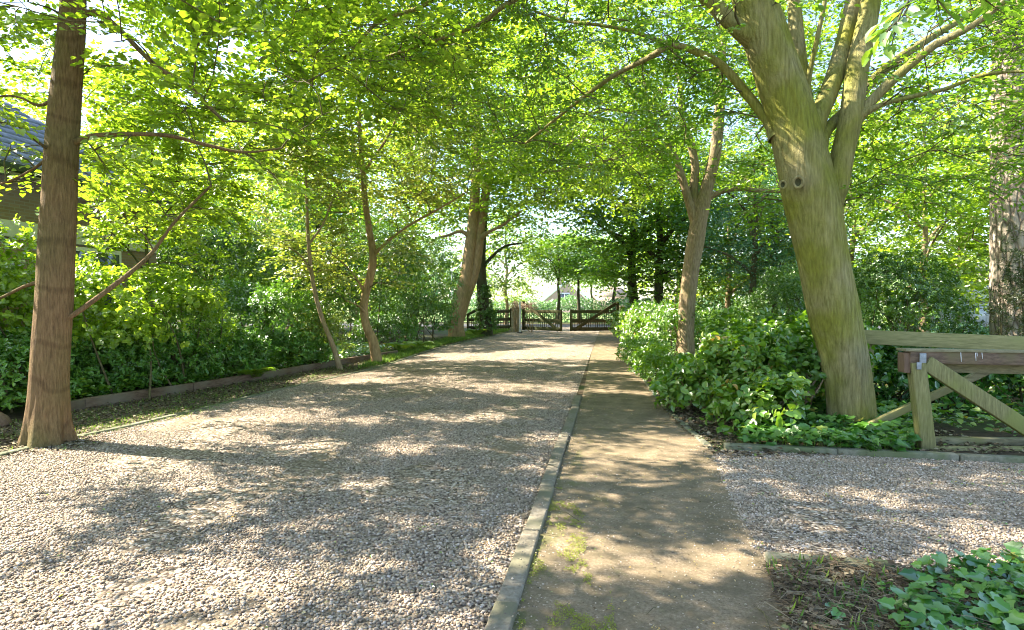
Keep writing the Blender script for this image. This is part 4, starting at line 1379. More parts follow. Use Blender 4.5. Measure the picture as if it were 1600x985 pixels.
for (kx, ky, kr, lab) in ((1223, 289, .036, 0), (1247, 285, .052, 1)):
    kc = P(kx, ky, d6 - (.325 if lab == 0 else .375))
    nrm_ = unit(CP - kc + np.array([-.6 if lab == 0 else 0, 0, 0]))
    s_ = unit(np.cross(nrm_, [0, 0, 1.0]))
    u_ = np.cross(s_, nrm_)
    ring = [kc + (s_ * math.cos(t) + u_ * math.sin(t) * 1.25) * kr for t in np.linspace(0, 2 * math.pi, 25)]
    hb = [o for o in COL.objects if o.name.startswith('hornbeam') and o.type == 'EMPTY'][0]
    km = MB().tube(ring, kr * .36, 10, cap=False)
    km.build('knot', M['bark_hornbeam'], hb, smooth=True)
    km = MB()
    km.add([kc + (s_ * math.cos(t) + u_ * math.sin(t) * 1.2) * kr * .8 for t in np.linspace(0, 2 * math.pi, 13)[:-1]] + [kc - nrm_ * .02], t=[[i, (i + 1) % 12, 12] for i in range(12)])
    km.build('knot_hollow', M['bark_dark'], hb, smooth=True)

# --- tan forked trunk, right middle
d5 = 17.6
b5 = G(1072, 562)
traced_tree('hornbeam', 'slimmer tan trunked tree forking above the climbing shrub', 'tree', [
    dict(name='trunk', sides=32, step=.06, flute=.05, rough=.04, root=.2, pts=[(1073, 562, d5, 14), (1072, 520, d5, 13), (1074, 470, d5, 13), (1080, 420, d5, 13), (1087, 375, d5, 14), (1094, 335, d5, 13), (1104, 295, d5, 10.5), (1115, 250, d5, 9.5), (1121, 210, d5, 9), (1125, 160, d5, 8), (1128, 90, d5, 7), (1130, 0, d5, 6), (1132, -120, d5, 4)]),
    dict(pts=[(1088, 350, d5, 10), (1078, 320, d5, 7), (1066, 280, d5, 6), (1056, 250, d5, 5), (1038, 215, d5, 4.6), (1012, 175, d5 - .2, 4), (985, 140, d5 - .4, 3.4), (950, 90, d5 - .6, 2.6)], sides=12),
    dict(pts=[(1090, 345, d5 + .05, 10), (1084, 300, d5 + .1, 7.5), (1086, 260, d5 + .1, 6.5), (1078, 220, d5 + .2, 6), (1066, 185, d5 + .3, 5), (1062, 130, d5 + .4, 4), (1050, 60, d5 + .6, 3)], sides=12),
    dict(pts=[(1104, 310, d5, 7), (1122, 302, d5 - .1, 4.4), (1150, 295, d5 - .2, 4), (1185, 298, d5 - .3, 3.4), (1225, 300, d5 - .4, 2.8), (1280, 310, d5 - .4, 2)], sides=10),
    dict(pts=[(1056, 250, d5, 4.5), (1020, 235, d5 - .5, 3), (970, 245, d5 - 1.0, 2.6), (900, 262, d5 - 1.6, 2.2), (850, 270, d5 - 2.0, 1.6)], sides=8),
    dict(pts=[(1012, 175, d5, 4), (960, 170, d5 - .4, 3), (900, 185, d5 - .8, 2.2), (840, 210, d5 - 1.2, 1.6)], sides=8),
], M['bark_tan'], crowns=[((b5[0] - .5, b5[1] + .2, 8.3), (5.2, 5.0, 4.4)), ((b5[0] - 3.0, b5[1] - 1.5, 6.2), (3.2, 3.0, 2.0))], n_attr=950, spacing=.36, spray_len=.85, kind='mid', gaps=.30, lsize=.115, lwidth=.6,
    shape='oval', mat=M['beech'], low=([-100, 600, 700, 800, 880, 1000, 1060, 1110, 1200, 1300, 1700], [280, 320, 350, 370, 360, 340, 300, 320, 360, 380, 380]), seed=3, keepers=[T5K, T5L, T5M, SKY1, GK], tmean=.5)

# --- slender young maple and sapling, left middle
d3 = 16.2
traced_tree('young_maple', 'slender crooked young maple on the left side of the drive', 'tree', [
    dict(name='trunk', sides=16, flute=.05, root=.3, pts=[(590, 568, d3, 8.5), (583, 535, d3, 7.5), (571, 505, d3, 6.5), (569, 470, d3, 6.5), (578, 435, d3, 6.5), (583, 400, d3, 6), (577, 360, d3, 5), (570, 310, d3, 4.6), (567, 265, d3, 4.2), (562, 200, d3, 3.4), (560, 120, d3, 2.6)]),
    dict(pts=[(582, 400, d3, 4), (605, 378, d3 - .1, 2.4), (640, 352, d3 - .3, 2), (690, 324, d3 - .6, 1.5), (730, 300, d3 - .8, 1)], sides=8),
    dict(pts=[(567, 270, d3, 4), (585, 245, d3, 2.4), (607, 212, d3 - .1, 2), (630, 160, d3 - .2, 1.4)], sides=8),
    dict(pts=[(567, 268, d3, 4), (556, 245, d3, 2.4), (550, 200, d3 + .1, 2), (535, 150, d3 + .2, 1.4)], sides=8),
    dict(pts=[(570, 458, d3, 4), (560, 440, d3 - .1, 1.6), (540, 415, d3 - .3, 1.3), (515, 395, d3 - .5, 1)], sides=6),
    dict(pts=[(571, 490, d3, 4), (560, 478, d3 - .3, 1.4), (540, 470, d3 - .6, 1)], sides=6, **{'from': .8}),
], M['bark_orange'], crowns=[((G(590, 568)[0] - .2, G(590, 568)[1], 6.6), (3.4, 3.2, 3.0)), ((G(590, 568)[0] - .6, G(590, 568)[1] - .2, 2.9), (2.0, 1.6, 1.3))], n_attr=860, spacing=.32, spray_len=.7, kind='mid', gaps=.28, lsize=.10, lwidth=.75,
    shape='oval', mat=M['maple'], low=([-100, 350, 430, 480, 540, 600, 680, 720, 1700], [380, 400, 470, 540, 560, 500, 420, 380, 350]), seed=4, keepers=[T3K, SKY2], tmean=.55)
d2 = 14.7
traced_tree('sapling', 'thin leaning sapling left of the slender maple', 'tree', [
    dict(name='trunk', sides=12, flute=.05, root=.3, pts=[(534, 579, d2, 4.5), (522, 545, d2, 4), (506, 505, d2, 3.6), (494, 465, d2, 3.4), (486, 420, d2, 3), (481, 365, d2, 2.8), (479, 305, d2, 2.3), (477, 240, d2, 1.7)]),
    dict(pts=[(488, 430, d2, 2.4), (470, 400, d2, 1.4), (440, 380, d2 - .1, 1)], sides=6),
    dict(pts=[(484, 380, d2, 2.4), (505, 350, d2, 1.4), (520, 310, d2 - .1, 1)], sides=6),
], M['bark_tan'], crowns=[((G(534, 579)[0] - .9, G(534, 579)[1], 4.2), (1.7, 1.5, 1.9))], n_attr=100, spacing=.32, spray_len=.55, kind='mid', lsize=.08, lwidth=.75,
    shape='oval', mat=M['maple'], low=([-100, 400, 440, 520, 560, 1700], [420, 440, 520, 500, 460, 400]), seed=5, keepers=[(472, 330, 545, 590, d2 + .2)], tmean=.65)

# --- understorey beech in front of the house
du = 11.6
traced_tree('young_beech', 'young round leaved beech between the brown trunk and the house', 'tree', [
    dict(name='trunk', sides=12, flute=.05, pts=[(228, 625, du, 3.6), (224, 540, du, 3.2), (232, 450, du, 3), (228, 360, du, 2.6), (236, 270, du, 2), (240, 190, du, 1.5)]),
    dict(pts=[(230, 430, du, 2.2), (200, 390, du - .1, 1.6), (160, 350, du - .3, 1.1)], sides=6),
    dict(pts=[(229, 380, du, 2.2), (262, 330, du - .1, 1.6), (300, 300, du - .3, 1.1)], sides=6),
    dict(pts=[(232, 300, du, 2), (205, 270, du, 1.4), (170, 240, du, 1)], sides=6),
], M['bark_dark'], crowns=[((P(225, 340, du)[0], P(225, 340, du)[1], 3.9), (2.0, 1.8, 2.0))], n_attr=230, spacing=.27, spray_len=.55, kind='full', lsize=.082, lwidth=.85,
    shape='oval', mat=M['beech'], low=([-100, 100, 150, 250, 330, 400, 1700], [430, 440, 480, 470, 430, 380, 380]), seed=12, keepers=[(30, 40, 136, 720, 12)], tmean=.7)

# --- leaning double trunk by the gate
d4 = 28.0
traced_tree('plane_tree', 'leaning double trunked tree with smooth orange bark near the gate', 'tree', [
    dict(name='trunk', sides=28, step=.1, flute=.06, root=.25, pts=[(714, 526, d4, 13), (713, 500, d4, 12), (719, 470, d4, 12), (727, 440, d4, 10), (733, 400, d4, 9), (738, 360, d4, 8.5), (742, 300, d4, 7.5), (746, 220, d4, 6), (748, 120, d4, 4)]),
    dict(name='trunk', pts=[(717, 500, d4 + .1, 9), (728, 465, d4 + .1, 8.5), (740, 430, d4 + .1, 8), (746, 395, d4 + .1, 8), (751, 350, d4 + .1, 7.5), (762, 280, d4 + .2, 6), (775, 200, d4 + .2, 4)], sides=20, step=.1),
    dict(pts=[(738, 372, d4, 6), (720, 362, d4 - .2, 2.6), (700, 368, d4 - .4, 2.2), (680, 372, d4 - .5, 1.6)], sides=8),
    dict(pts=[(750, 372, d4, 6), (765, 362, d4 - .1, 2.8), (785, 352, d4 - .3, 2.4), (815, 330, d4 - .6, 1.8)], sides=8),
], M['bark_orange'], crowns=[((P(760, 200, d4)[0], P(760, 200, d4)[1], 9.8), (5.6, 5.0, 4.8))], n_attr=640, spacing=.5, spray_len=1.1, kind='mid', lsize=.18, lwidth=.7,
    shape='oval', mat=M['beech'], low=([-100, 600, 680, 740, 800, 840, 1700], [360, 380, 390, 350, 390, 400, 400]), seed=6, keepers=[SKY1, SKY2], twigs=False, tmean=.6)
traced_tree('ivy_clad_tree', 'ivy clad dark trunk just right of the double trunk', 'tree', [
    dict(name='trunk', sides=20, step=.1, flute=.08, pts=[(759, 516, 30.5, 11), (755, 470, 30.5, 9), (752, 430, 30.5, 7.5), (752, 390, 30.5, 7), (756, 340, 30.5, 6), (765, 260, 30.5, 5), (775, 160, 30.5, 3)]),
    dict(pts=[(753, 420, 30.5, 4), (770, 400, 30.4, 2.4), (790, 385, 30.3, 2), (815, 380, 30.2, 1.4)], sides=8),
], M['bark_dark'], crowns=[((P(790, 300, 31)[0], P(790, 300, 31)[1], 7.0), (3.6, 3.4, 3.4)), ((P(795, 430, 31)[0], P(795, 430, 31)[1] + .5, 3.4), (1.7, 1.6, 1.6))], n_attr=240, spacing=.55, spray_len=.95, kind='lite', lsize=.15, lwidth=.6,
    shape='oval', mat=M['lime'], low=([-100, 700, 760, 800, 830, 1700], [380, 400, 500, 490, 400, 380]), seed=7, keepers=[SKY1, (700, 380, 752, 525, 29)], twigs=False, tmean=.45)
ivt = shrub('ivy_column', 'dark ivy wrapped round the trunk beside the left fence', 'ivy', [(761, 505, 30.2, .55, .5, .7), (757, 478, 30.3, .36, .36, 1.0)], 2600, .11, 'dark', seed=40, tmean=.6, stems=0, depth=.1)

# --- furrowed oak trunk at the right edge
d10 = 12.6
traced_tree('oak', 'pale deeply furrowed trunk standing at the right edge', 'tree', [
    dict(name='trunk', sides=64, step=.05, flute=.05, rough=.08, root=.2, pts=[(1596, 560, d10, 50), (1590, 480, d10, 44), (1587, 380, d10, 41), (1586, 280, d10, 39), (1584, 180, d10, 37), (1584, 80, d10, 35), (1582, -60, d10, 32), (1580, -260, d10, 27)]),
    dict(pts=[(1580, -40, d10, 20), (1520, -100, d10 + .3, 13), (1440, -140, d10 + .8, 9), (1340, -200, d10 + 1.5, 5)], sides=12),
    dict(pts=[(1585, -60, d10, 20), (1660, -120, d10 + .3, 13), (1760, -200, d10 + .8, 9)], sides=12),
], M['bark_oak'], crowns=[((P(1570, 0, d10)[0], P(1570, 0, d10)[1], 9.5), (5.5, 5.0, 2.8))], n_attr=220, spacing=.55, spray_len=.9, kind='lite', lsize=.14, lwidth=.6,
    shape='oval', mat=M['hornbeam'], low=([-100, 1200, 1700], [160, 200, 200]), seed=8, keepers=T6K + [(1545, 100, 1600, 400, d10 + .5)], twigs=False, tmean=.45)


# --- trees further back: built once per kind, copied with their parts
def bg_tree(name, label, h, r, mat, bark, seed, lsize=.16, n_attr=200, base=1.6, kind='lite', tr=.16, group=None, tmean=.5, spacing=.7, lean=0.0, rz=None, shape='oval', width=.65, zc=None, spray=1.15, gaps=0.0):
    root = empty(name, (0, 0, 0), label, 'tree', group)
    rs = random.Random(seed)
    pts = [[0, 0, -.1, tr * 1.25]]
    for k in range(1, 7):
        t = k / 6
        pts.append([lean * t + rs.uniform(-.12, .12), rs.uniform(-.12, .12), h * .86 * t, tr * (1 - .8 * t)])
    sk4 = [np.array(pts)]
    trunk_mesh('trunk', np.array(pts), bark, root, sides=14, step=.3, flute=.06, seed=seed)
    for k in range(5):
        a = k * 2.4 + seed
        z0 = base + (h * .8 - base) * (.15 + .13 * k)
        L = r * .75
        s = np.array([[lean * z0 / h, 0, z0, tr * .5], [math.cos(a) * L * .4, math.sin(a) * L * .4, z0 + L * .35, tr * .32], [math.cos(a) * L, math.sin(a) * L, z0 + L * .6, tr * .14]])
        trunk_mesh('limb', s, bark, root, sides=8, step=.4, flute=.03, seed=seed + k)
        sk4.append(s)
    zc = zc or (base + (h - base) * .5)
    global CP
    cp = CP
    n = grow_tree(root, [catmull(s, .4) for s in sk4], [((lean * .6, 0, zc), (r, r, rz or (h - base) * .5))], n_attr, spacing, spray, kind, lsize, width, shape, mat,
                  low=None, twigs=False, clear_cam=0.0, seed=seed, bsides=4, tmean=tmean, gaps=gaps, gapscale=.45, sungaps=False)
    return root


def copy_tree(root, label, loc, rz=0.0, sc=1.0, group=None):
    r = root.copy()
    COL.objects.link(r)
    for c in list(root.children):
        k = c.copy()
        COL.objects.link(k)
        k.parent = r
    r.location = (float(loc[0]), float(loc[1]), 0)
    r.rotation_euler = (0, 0, rz)
    r.scale = (sc, sc, sc)
    r['label'] = label
    if group:
        r['group'] = group
    return r


def place(root, px, d, rz=0.0, sc=1.0):
    g = P(px, 475, d)
    root.location = (float(g[0]), float(g[1]), 0)
    root.rotation_euler = (0, 0, rz)
    root.scale = (sc, sc, sc)
    return root


def gxy(px, d):
    g = P(px, 475, d)
    return (g[0], g[1])


CP_SAVE = CP
CP = np.array([0, 0, -1000.0])     # prototypes are grown at the origin, away from the pruning lines
gA, gB, gC = 'leafy trees at the back left', 'broad trees beyond the right shrubs', 'trees along the lane beyond the gate'
pa = bg_tree('woodland_tree', 'first light green tree behind the house corner', 10.5, 4.0, M['beech'], M['bark_tan'], 31, n_attr=420, lsize=.19, base=1.0, gaps=.35, group=gA, tmean=.6)
pb = bg_tree('woodland_tree', 'dark crowned tree by the right gate pillar', 11.0, 3.7, M['hornbeam'], M['bark_dark'], 32, n_attr=400, lsize=.20, base=1.8, tr=.28, group=gB, tmean=.35)
pc = bg_tree('lane_tree', 'small round street tree left of the far gable', 7.0, 2.6, M['hornbeam'], M['bark_dark'], 33, n_attr=260, base=3.0, tr=.16, group=gC, tmean=.4, lsize=.18, zc=5.2)
pd = bg_tree('blue_conifer', 'blue green conifer with bare lower trunk behind the shrub row', 9.0, 2.9, M['conifer'], M['bark_dark'], 34, n_attr=380, base=2.0, tr=.17, tmean=.6, lsize=.13, width=.35, spray=1.0)
CP = CP_SAVE
place(pa, 215, 23.0, 0.3, .78)
for i, (px, d, sc, lab) in enumerate([
        (60, 23.5, .85, 'light green tree filling the gap beside the house wall'),
        (330, 28.0, .8, 'light green tree behind the tall left rhododendron'),
        (450, 31.0, 1.1, 'light green tree behind the thin sapling'),
        (560, 34.0, 1.1, 'light green tree behind the slender maple crown'),
        (650, 40.0, .95, 'light green tree left of the double trunk gap'),
        (-150, 17.5, .8, 'light green tree at the far left frame edge'),
        (790, 46.0, .9, 'pale tree rising behind the left gate pillar'),
        (150, 33.0, 1.45, 'tall light green tree far behind the house roof'),
        (420, 40.0, 1.5, 'tall light green tree far behind the saplings'),
        (1140, 33.0, 1.0, 'light green tree behind the tan forked trunk'),
        (1330, 27.0, 1.1, 'light green tree behind the dark rounded evergreen'),
        (1440, 21.0, .85, 'light green tree right of the heavy limbs'),
        (1640, 20.0, .95, 'light green tree beyond the furrowed trunk'),
        (1060, 38.0, 1.0, 'light green tree between the dark crowns and the fork'),
        (1500, 27.0, 1.0, 'light green tree above the white house')]):
    copy_tree(pa, lab, gxy(px, d), i * 1.3 + .8, sc, gA)
place(pb, 990, 30.5, 1.0)
for i, (px, d, sc, lab) in enumerate([
        (1032, 29.0, .95, 'second dark crowned tree above the gate laurel'),
        (1240, 32.0, .95, 'dark crowned tree far behind the small evergreen'),
        (500, 27.5, .7, 'dark crowned tree between the two rhododendrons')]):
    copy_tree(pb, lab, gxy(px, d), i * 1.7 + .2, sc, gB)
place(pc, 872, 47.0, .4, 1.0)
copy_tree(pc, 'small street tree in front of the far gable', gxy(925, 58), 2.0, .95, gC)
copy_tree(pc, 'small street tree between the gable and right gate post', gxy(960, 50), 4.0, 1.0, gC)
copy_tree(pc, 'small street tree above the left gate leaf', gxy(905, 49), 3.0, 1.05, gC)
place(pd, 1176, 24.5, .4, 1.0)
copy_tree(pd, 'smaller blue conifer close right of the first one', gxy(1212, 27), 2.0, .85)
# unseen tree added beside the photographer for dappled shade, plus one at back
SH = [(-9.8, 0.2, .75), (-19.5, 20.0, .8)]
for i, (x, y, s) in enumerate(SH):
    copy_tree(pa, ['light green tree left of the photographer casting shade', 'light green tree left of the rhododendrons at the back', 'light green tree against the house gable', 'light green tree over the rhododendrons', 'light green tree behind the dark wall of shrubs'][i], (x, y), i * 2.1, s, gA)

# hedge and tall growth beyond the lane, distant wood
def hedge(name, label, x0, x1, y, h, w, n, size, mat, seed):
    rs = np.random.default_rng(seed)
    p = np.stack([rs.uniform(x0, x1, n), y + rs.uniform(-w, w, n), rs.uniform(0, 1, n) ** .7], 1)
    top = h * (1 + .25 * np.array([mnoise.noise(Vector((q[0] * .45, seed, 0))) for q in p]) + .15 * np.array([mnoise.noise(Vector((q[0] * 1.7, seed, 2))) for q in p]))
    p[:, 2] = p[:, 2] * top
    mb = MB()
    D = rs.normal(0, 1, (n, 3))
    N = rs.normal(0, .6, (n, 3)) + np.array([0, -.4, .6])
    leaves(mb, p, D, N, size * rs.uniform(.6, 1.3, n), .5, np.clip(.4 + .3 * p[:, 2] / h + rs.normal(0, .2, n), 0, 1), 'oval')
    return tag(mb.build(name, M[mat]), label, 'hedge')


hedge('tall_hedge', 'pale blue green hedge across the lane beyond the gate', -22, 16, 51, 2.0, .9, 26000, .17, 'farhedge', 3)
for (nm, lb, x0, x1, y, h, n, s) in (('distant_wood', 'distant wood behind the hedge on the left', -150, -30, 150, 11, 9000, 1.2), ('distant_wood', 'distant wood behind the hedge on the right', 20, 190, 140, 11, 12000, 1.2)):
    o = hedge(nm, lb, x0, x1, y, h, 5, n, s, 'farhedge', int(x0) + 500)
    o['kind'] = 'stuff'
    o['category'] = 'wood'
o = hedge('woodland_edge', 'dense green undergrowth at the back right of the garden', 4, 40, 37, 3.4, 1.6, 24000, .22, 'dark', 21)
o['category'] = 'undergrowth'
o = hedge('woodland_edge', 'dense green undergrowth at the back left of the garden', -46, -11, 34, 5.0, 1.6, 34000, .22, 'hornbeam', 22)
o['category'] = 'undergrowth'

# near spray hanging into the top right corner
hs_ = P(1430, -60, 1.9)
hroot = empty('hanging_twig', hs_, 'leafy twig hanging close to the lens at the top right', 'twig')
hmb, hbr = MB(), MB()
e1, e2 = P(1375, 70, 1.75), P(1440, 15, 1.8)
hbr.tube(catmull(np.array([[*hs_, .003], [*P(1420, 0, 1.85), .003], [*P(1385, 50, 1.8), .002]]), .04)[:, :3], .0022, 5)
O_ = np.array([P(1425, 0, 1.85), P(1410, 15, 1.82), P(1400, 35, 1.8), P(1440, -20, 1.9), P(1500, -20, 1.9)])
D_ = np.array([e1 - O_[0], e1 - O_[1] + [0, 0, -.03], [-.1, 0, -.1], [.1, 0, -.08], [.12, 0, -.06]])
add_sprays(hmb, O_, unit(D_), np.array([.18, .14, .12, .14, .16]), 'lite', .06, .5, 'oval', np.full(5, .5), twigs=hbr)
hbr.build('stem', M['twig'], hroot)
hmb.build('foliage', M['hornbeam'], hroot)

# ================================================================== BUILT THINGS
def between(px, d, z):
    return P(px, cz(px, d, z), d)


# --- wooden gate: two leaves
def gate_leaf(label, hinge, latch, tall, h=1.25, n=17):
    """hinge and latch are ground points; tall stile at the hinge side"""
    hx, lx = np.array([*hinge[:2], 0.0]), np.array([*latch[:2], 0.0])
    d = unit(lx - hx)
    nrm = np.array([-d[1], d[0], 0]) * (-1 if (-d[1] * 0 + d[0] * 1) > 0 else 1)   # towards the camera
    L = np.linalg.norm(lx - hx)
    up = np.array([0, 0, 1.0])
    root = empty('gate_leaf', hx, label, 'gate', 'dark timber gates at the end of the drive')
    z0 = .08
    MB().bar(hx + up * z0, hx + up * (tall), .16, .12).build('hinge_stile', M['gate'], root, bevel=.008)
    MB().bar(lx + up * z0, lx + up * (h + .04), .11, .09).build('latch_stile', M['gate'], root, bevel=.008)
    for z, hh in ((.20, .20), (.66, .19), (h - .08, .17)):
        MB().bar(hx + d * .083 + up * z, lx - d * .058 + up * z, .05, hh).build('rail', M['gate'], root, bevel=.006)
    mb = MB()
    for k in range(n):
        t = (k + .8) / (n + .6)
        p = hx + d * L * t - nrm * .045
        mb.bar(p + up * .10, p + up * (h - .02), .035, .03)
    mb.build('palings', M['gate'], root)
    MB().bar(hx + d * .10 + nrm * .052 + up * (tall - .10), hx + d * (L - .16) + nrm * .052 + up * .14, .05, .17).build('brace', M['gate'], root, bevel=.006)
    return root


gl0, gl1 = G(818, 518.0), G(877, 520.5)
gr0, gr1 = G(965, 520.0), G(892, 520.0)
gate_leaf('left gate leaf with a brace falling from the white post', gl0, gl1, 1.75)
gate_leaf('right gate leaf with a brace rising to the tall post', gr0, gr1, 1.72, n=20)

# --- left gate pillar, white post
g = G(806, 518)
root = empty('gate_pillar', (g[0], g[1], 0), 'square rendered pillar at the left end of the gate', 'pillar')
MB().box((g[0], g[1], .12), (.58, .58, .24)).build('plinth', M['pillar'], root, bevel=.01)
MB().box((g[0], g[1], .77), (.46, .46, 1.06)).build('shaft', M['pillar'], root, bevel=.01)
MB().box((g[0], g[1], 1.345), (.56, .56, .09)).build('cap', M['pillar'], root, bevel=.02)
MB().box((g[0], g[1], 1.42), (.44, .44, .062), top=(.6, .6)).build('coping', M['pillar'], root, bevel=.02)
fp = G(812.5, 521)
root = empty('gate_post', (fp[0], fp[1], 0), 'thin white metal post beside the left gate leaf', 'post')
MB().box((fp[0], fp[1], .86), (.09, .09, 1.72)).build('post', M['white'], root, bevel=.01)
MB().box((fp[0], fp[1] - .05, .03), (.34, .2, .06), top=(.7, .7)).build('foot', M['black'], root)
# flowering climber on the pillar
c0 = P(808, 478, 34.5)
shrub('rose_climber', 'pink flowering climber draped over the pillar and gate', 'climber', [(806, 478, 34.6, .45, .35, .28), (826, 480, 34.2, .6, .3, .28), (805, 484, 34.4, .2, .2, .25)], 520, .09, 'petal', seed=60, tmean=.5, stems=14, depth=.4, per=3, width=.7, bark='bark_tan')

# --- right gate pillar with boards and a lantern
g = G(973, 519)
root = empty('gate_pillar', (g[0], g[1], 0), 'rendered pillar at the right end of the gate', 'pillar')
MB().box((g[0], g[1], .70), (.34, .34, 1.4)).build('shaft', M['pillar'], root, bevel=.01)
MB().box((g[0], g[1], 1.44), (.42, .42, .08)).build('cap', M['pillar'], root, bevel=.015)
bx = G(976.5, 519)
root = empty('board_fence', (bx[0] + .12, bx[1], 0), 'grey brown board panel beside the right gate pillar', 'fence')
mb = MB()
for k in range(14):
    mb.box((bx[0] + .14 + k * .145, bx[1], .74 + .004 * (k % 3)), (.135, .022, 1.48))
mb.build('boards', M['timber_grey'], root)
MB().box((bx[0] + 1.1, bx[1] + .04, 1.2), (2.05, .05, .08)).build('rail', M['timber_grey'], root)
MB().box((bx[0] + 1.1, bx[1] + .04, .35), (2.05, .05, .08)).build('rail', M['timber_grey'], root)
lc = between(987, 31.0, 0)
root = empty('lantern', (lc[0], lc[1], 0), 'old grey lantern on a post beside the gate', 'lantern')
th = 1.30
MB().tube([[lc[0], lc[1], 0], [lc[0], lc[1], .35], [lc[0], lc[1], th]], [.07, .045, .04], 12).build('post', M['greymetal'], root, smooth=True)
MB().box((lc[0], lc[1], th + .03), (.20, .20, .05)).build('base', M['greymetal'], root, bevel=.01)
mb = MB().box((lc[0], lc[1], th + .24), (.17, .17, .36))
v = mb.v[0]
v[4:, :2] = (v[4:, :2] - np.array([lc[0], lc[1]])) * 1.55 + np.array([lc[0], lc[1]])
mb.build('pane', M['lanternglass'], root)
mb = MB()
for sx in (-1, 1):
    for sy in (-1, 1):
        mb.bar([lc[0] + sx * .088, lc[1] + sy * .088, th + .055], [lc[0] + sx * .136, lc[1] + sy * .136, th + .42], .02, .02)
mb.build('frame', M['greymetal'], root)
MB().box((lc[0], lc[1], th + .50), (.34, .34, .155), top=(.22, .22)).build('hood', M['greymetal'], root, bevel=.008)
MB().tube([[lc[0], lc[1], th + .57], [lc[0], lc[1], th + .63], [lc[0], lc[1], th + .67], [lc[0], lc[1], th + .71]], [.03, .02, .035, .006], 10).build('finial', M['greymetal'], root, smooth=True)

# --- left side picket fence with a sloping rail
f0, f1 = G(731, 519), G(798, 517)
dd = unit(np.array([f1[0] - f0[0], f1[1] - f0[1], 0]))
Lf = np.linalg.norm(np.array(f1[:2]) - np.array(f0[:2]))
root = empty('picket_fence', (f0[0], f0[1], 0), 'dark picket fence behind the ivy clad trunk', 'fence')
F0 = np.array([f0[0], f0[1], 0])
U = np.array([0, 0, 1.0])
for s, hh in ((0.0, .95), (.9, 1.25), (Lf, 1.35)):
    MB().bar(F0 + dd * s + U * 0, F0 + dd * s + U * hh, .11, .11).build('post', M['gate'], root, bevel=.008)
for z, (s0, s1) in ((.25, (.06, .84)), (.25, (.96, Lf - .06)), (.68, (.06, .84)), (.68, (.96, Lf - .06)), (1.15, (.96, Lf - .06))):
    MB().bar(F0 + dd * s0 + U * z, F0 + dd * s1 + U * z, .05, .17).build('rail', M['gate'], root)
MB().bar(F0 + dd * -.05 + U * .95 + np.array([0, -.09, 0]), F0 + dd * 1.6 + U * 1.7 + np.array([0, -.09, 0]), .05, .15).build('brace', M['gate'], root)
mb = MB()
k = 0
s = .12
while s < Lf - .1:
    if min(abs(s - .9), abs(s)) > .09:
        mb.bar(F0 + dd * s + np.array([0, .045, 0]) + U * .08, F0 + dd * s + np.array([0, .045, 0]) + U * (.92 if s < .9 else 1.3), .035, .03)
    s += .115
mb.build('palings', M['gate'], root)

# --- timber railing, right foreground
pb_ = G(1447, 708)
dR = 6.62
root = empty('timber_railing', (pb_[0], pb_[1], 0), 'mossy timber railing with post and diagonal brace near the hornbeam', 'railing')


def R3(px, py, d=dR):
    return P(px, py, d)


sc_ = dR / F
MB().bar(R3(1448, 706), R3(1431, 566), 21 * sc_, .14).build('post', M['timber_green'], root, bevel=.008)
MB().bar(R3(1417, 556, dR + .02), R3(1700, 562, dR + .02), .12, 22 * sc_).build('top_rail', M['timber_brown'], root, bevel=.006)
MB().bar(R3(1408, 546.5, dR + .03), R3(1700, 551, dR + .03), .17, 4 * sc_).build('capping', M['timber_grey'], root, bevel=.003)
MB().bar(R3(1412.5, 551, dR + .06), R3(1412.5, 582, dR + .06), 9 * sc_, .16).build('end_block', M['timber_red'], root, bevel=.004)
MB().bar(R3(1446, 567, dR - .03), R3(1660, 706, dR - .03), .07, 24 * sc_).build('brace', M['timber_green'], root, bevel=.008)
MB().bar(R3(1450, 574, dR + .22), R3(1700, 580, dR + .22), .05, 15 * sc_).build('inner_rail', M['timber_grey'], root, bevel=.004)
MB().bar(R3(1452, 690, dR + .3), R3(1720, 694, dR + .3), .10, 15 * sc_).build('inner_beam', M['timber_grey'], root, bevel=.006)
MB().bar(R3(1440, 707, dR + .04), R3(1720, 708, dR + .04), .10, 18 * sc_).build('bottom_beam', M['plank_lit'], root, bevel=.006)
MB().bar(R3(1345, 672, dR + .75), R3(1545, 578, dR + .5), .07, 12 * sc_).build('rear_brace', M['timber_grey'], root, bevel=.006)
c = R3(1442, 560, dR - .075)
br = MB().box((c[0], c[1], c[2]), (10 * sc_, .012, 15 * sc_), rz=YAW).build('bracket', M['metal'], root, bevel=.003)
c = R3(1436, 572, dR - .085)
MB().box((c[0], c[1], c[2]), (7 * sc_, .012, 11 * sc_), rz=YAW).build('hinge_plate', M['metal'], root, bevel=.003)
# dripped white lime streaks hanging from the capping
mb = MB()
for px, l in ((1501, 17), (1524, 15), (1534, 12), (1526, 8)):
    mb.bar(R3(px, 549, dR - .045), R3(px + 1, 549 + l, dR - .045),   .006, .004)
mb.build('lime_streak', M['white'], root)
q0, q1 = P(1335, 526, 8.6), P(1720, 543, 7.9)
root = empty('timber_board', (q0[0], q0[1], 0), 'wide pale horizontal board standing behind the timber railing', 'railing')
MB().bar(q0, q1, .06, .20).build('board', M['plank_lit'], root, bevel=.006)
for px, d in ((1362, 8.55), (1660, 8.1)):
    t = P(px, 530, d)
    MB().bar([t[0], t[1] + .10, -.05], [t[0], t[1] + .10, t[2] + .02], .10, .10).build('post', M['timber_green'], root, bevel=.006)

# --- house on the left
def quad_obj(name, pts, mat, parent, th=None):
    mb = MB().add(np.array(pts, float), [[0, 1, 2, 3]])
    o = mb.build(name, mat, parent)
    if th:
        md = o.modifiers.new('solid', 'SOLIDIFY')
        md.thickness = th
        md.offset = 0
    return o


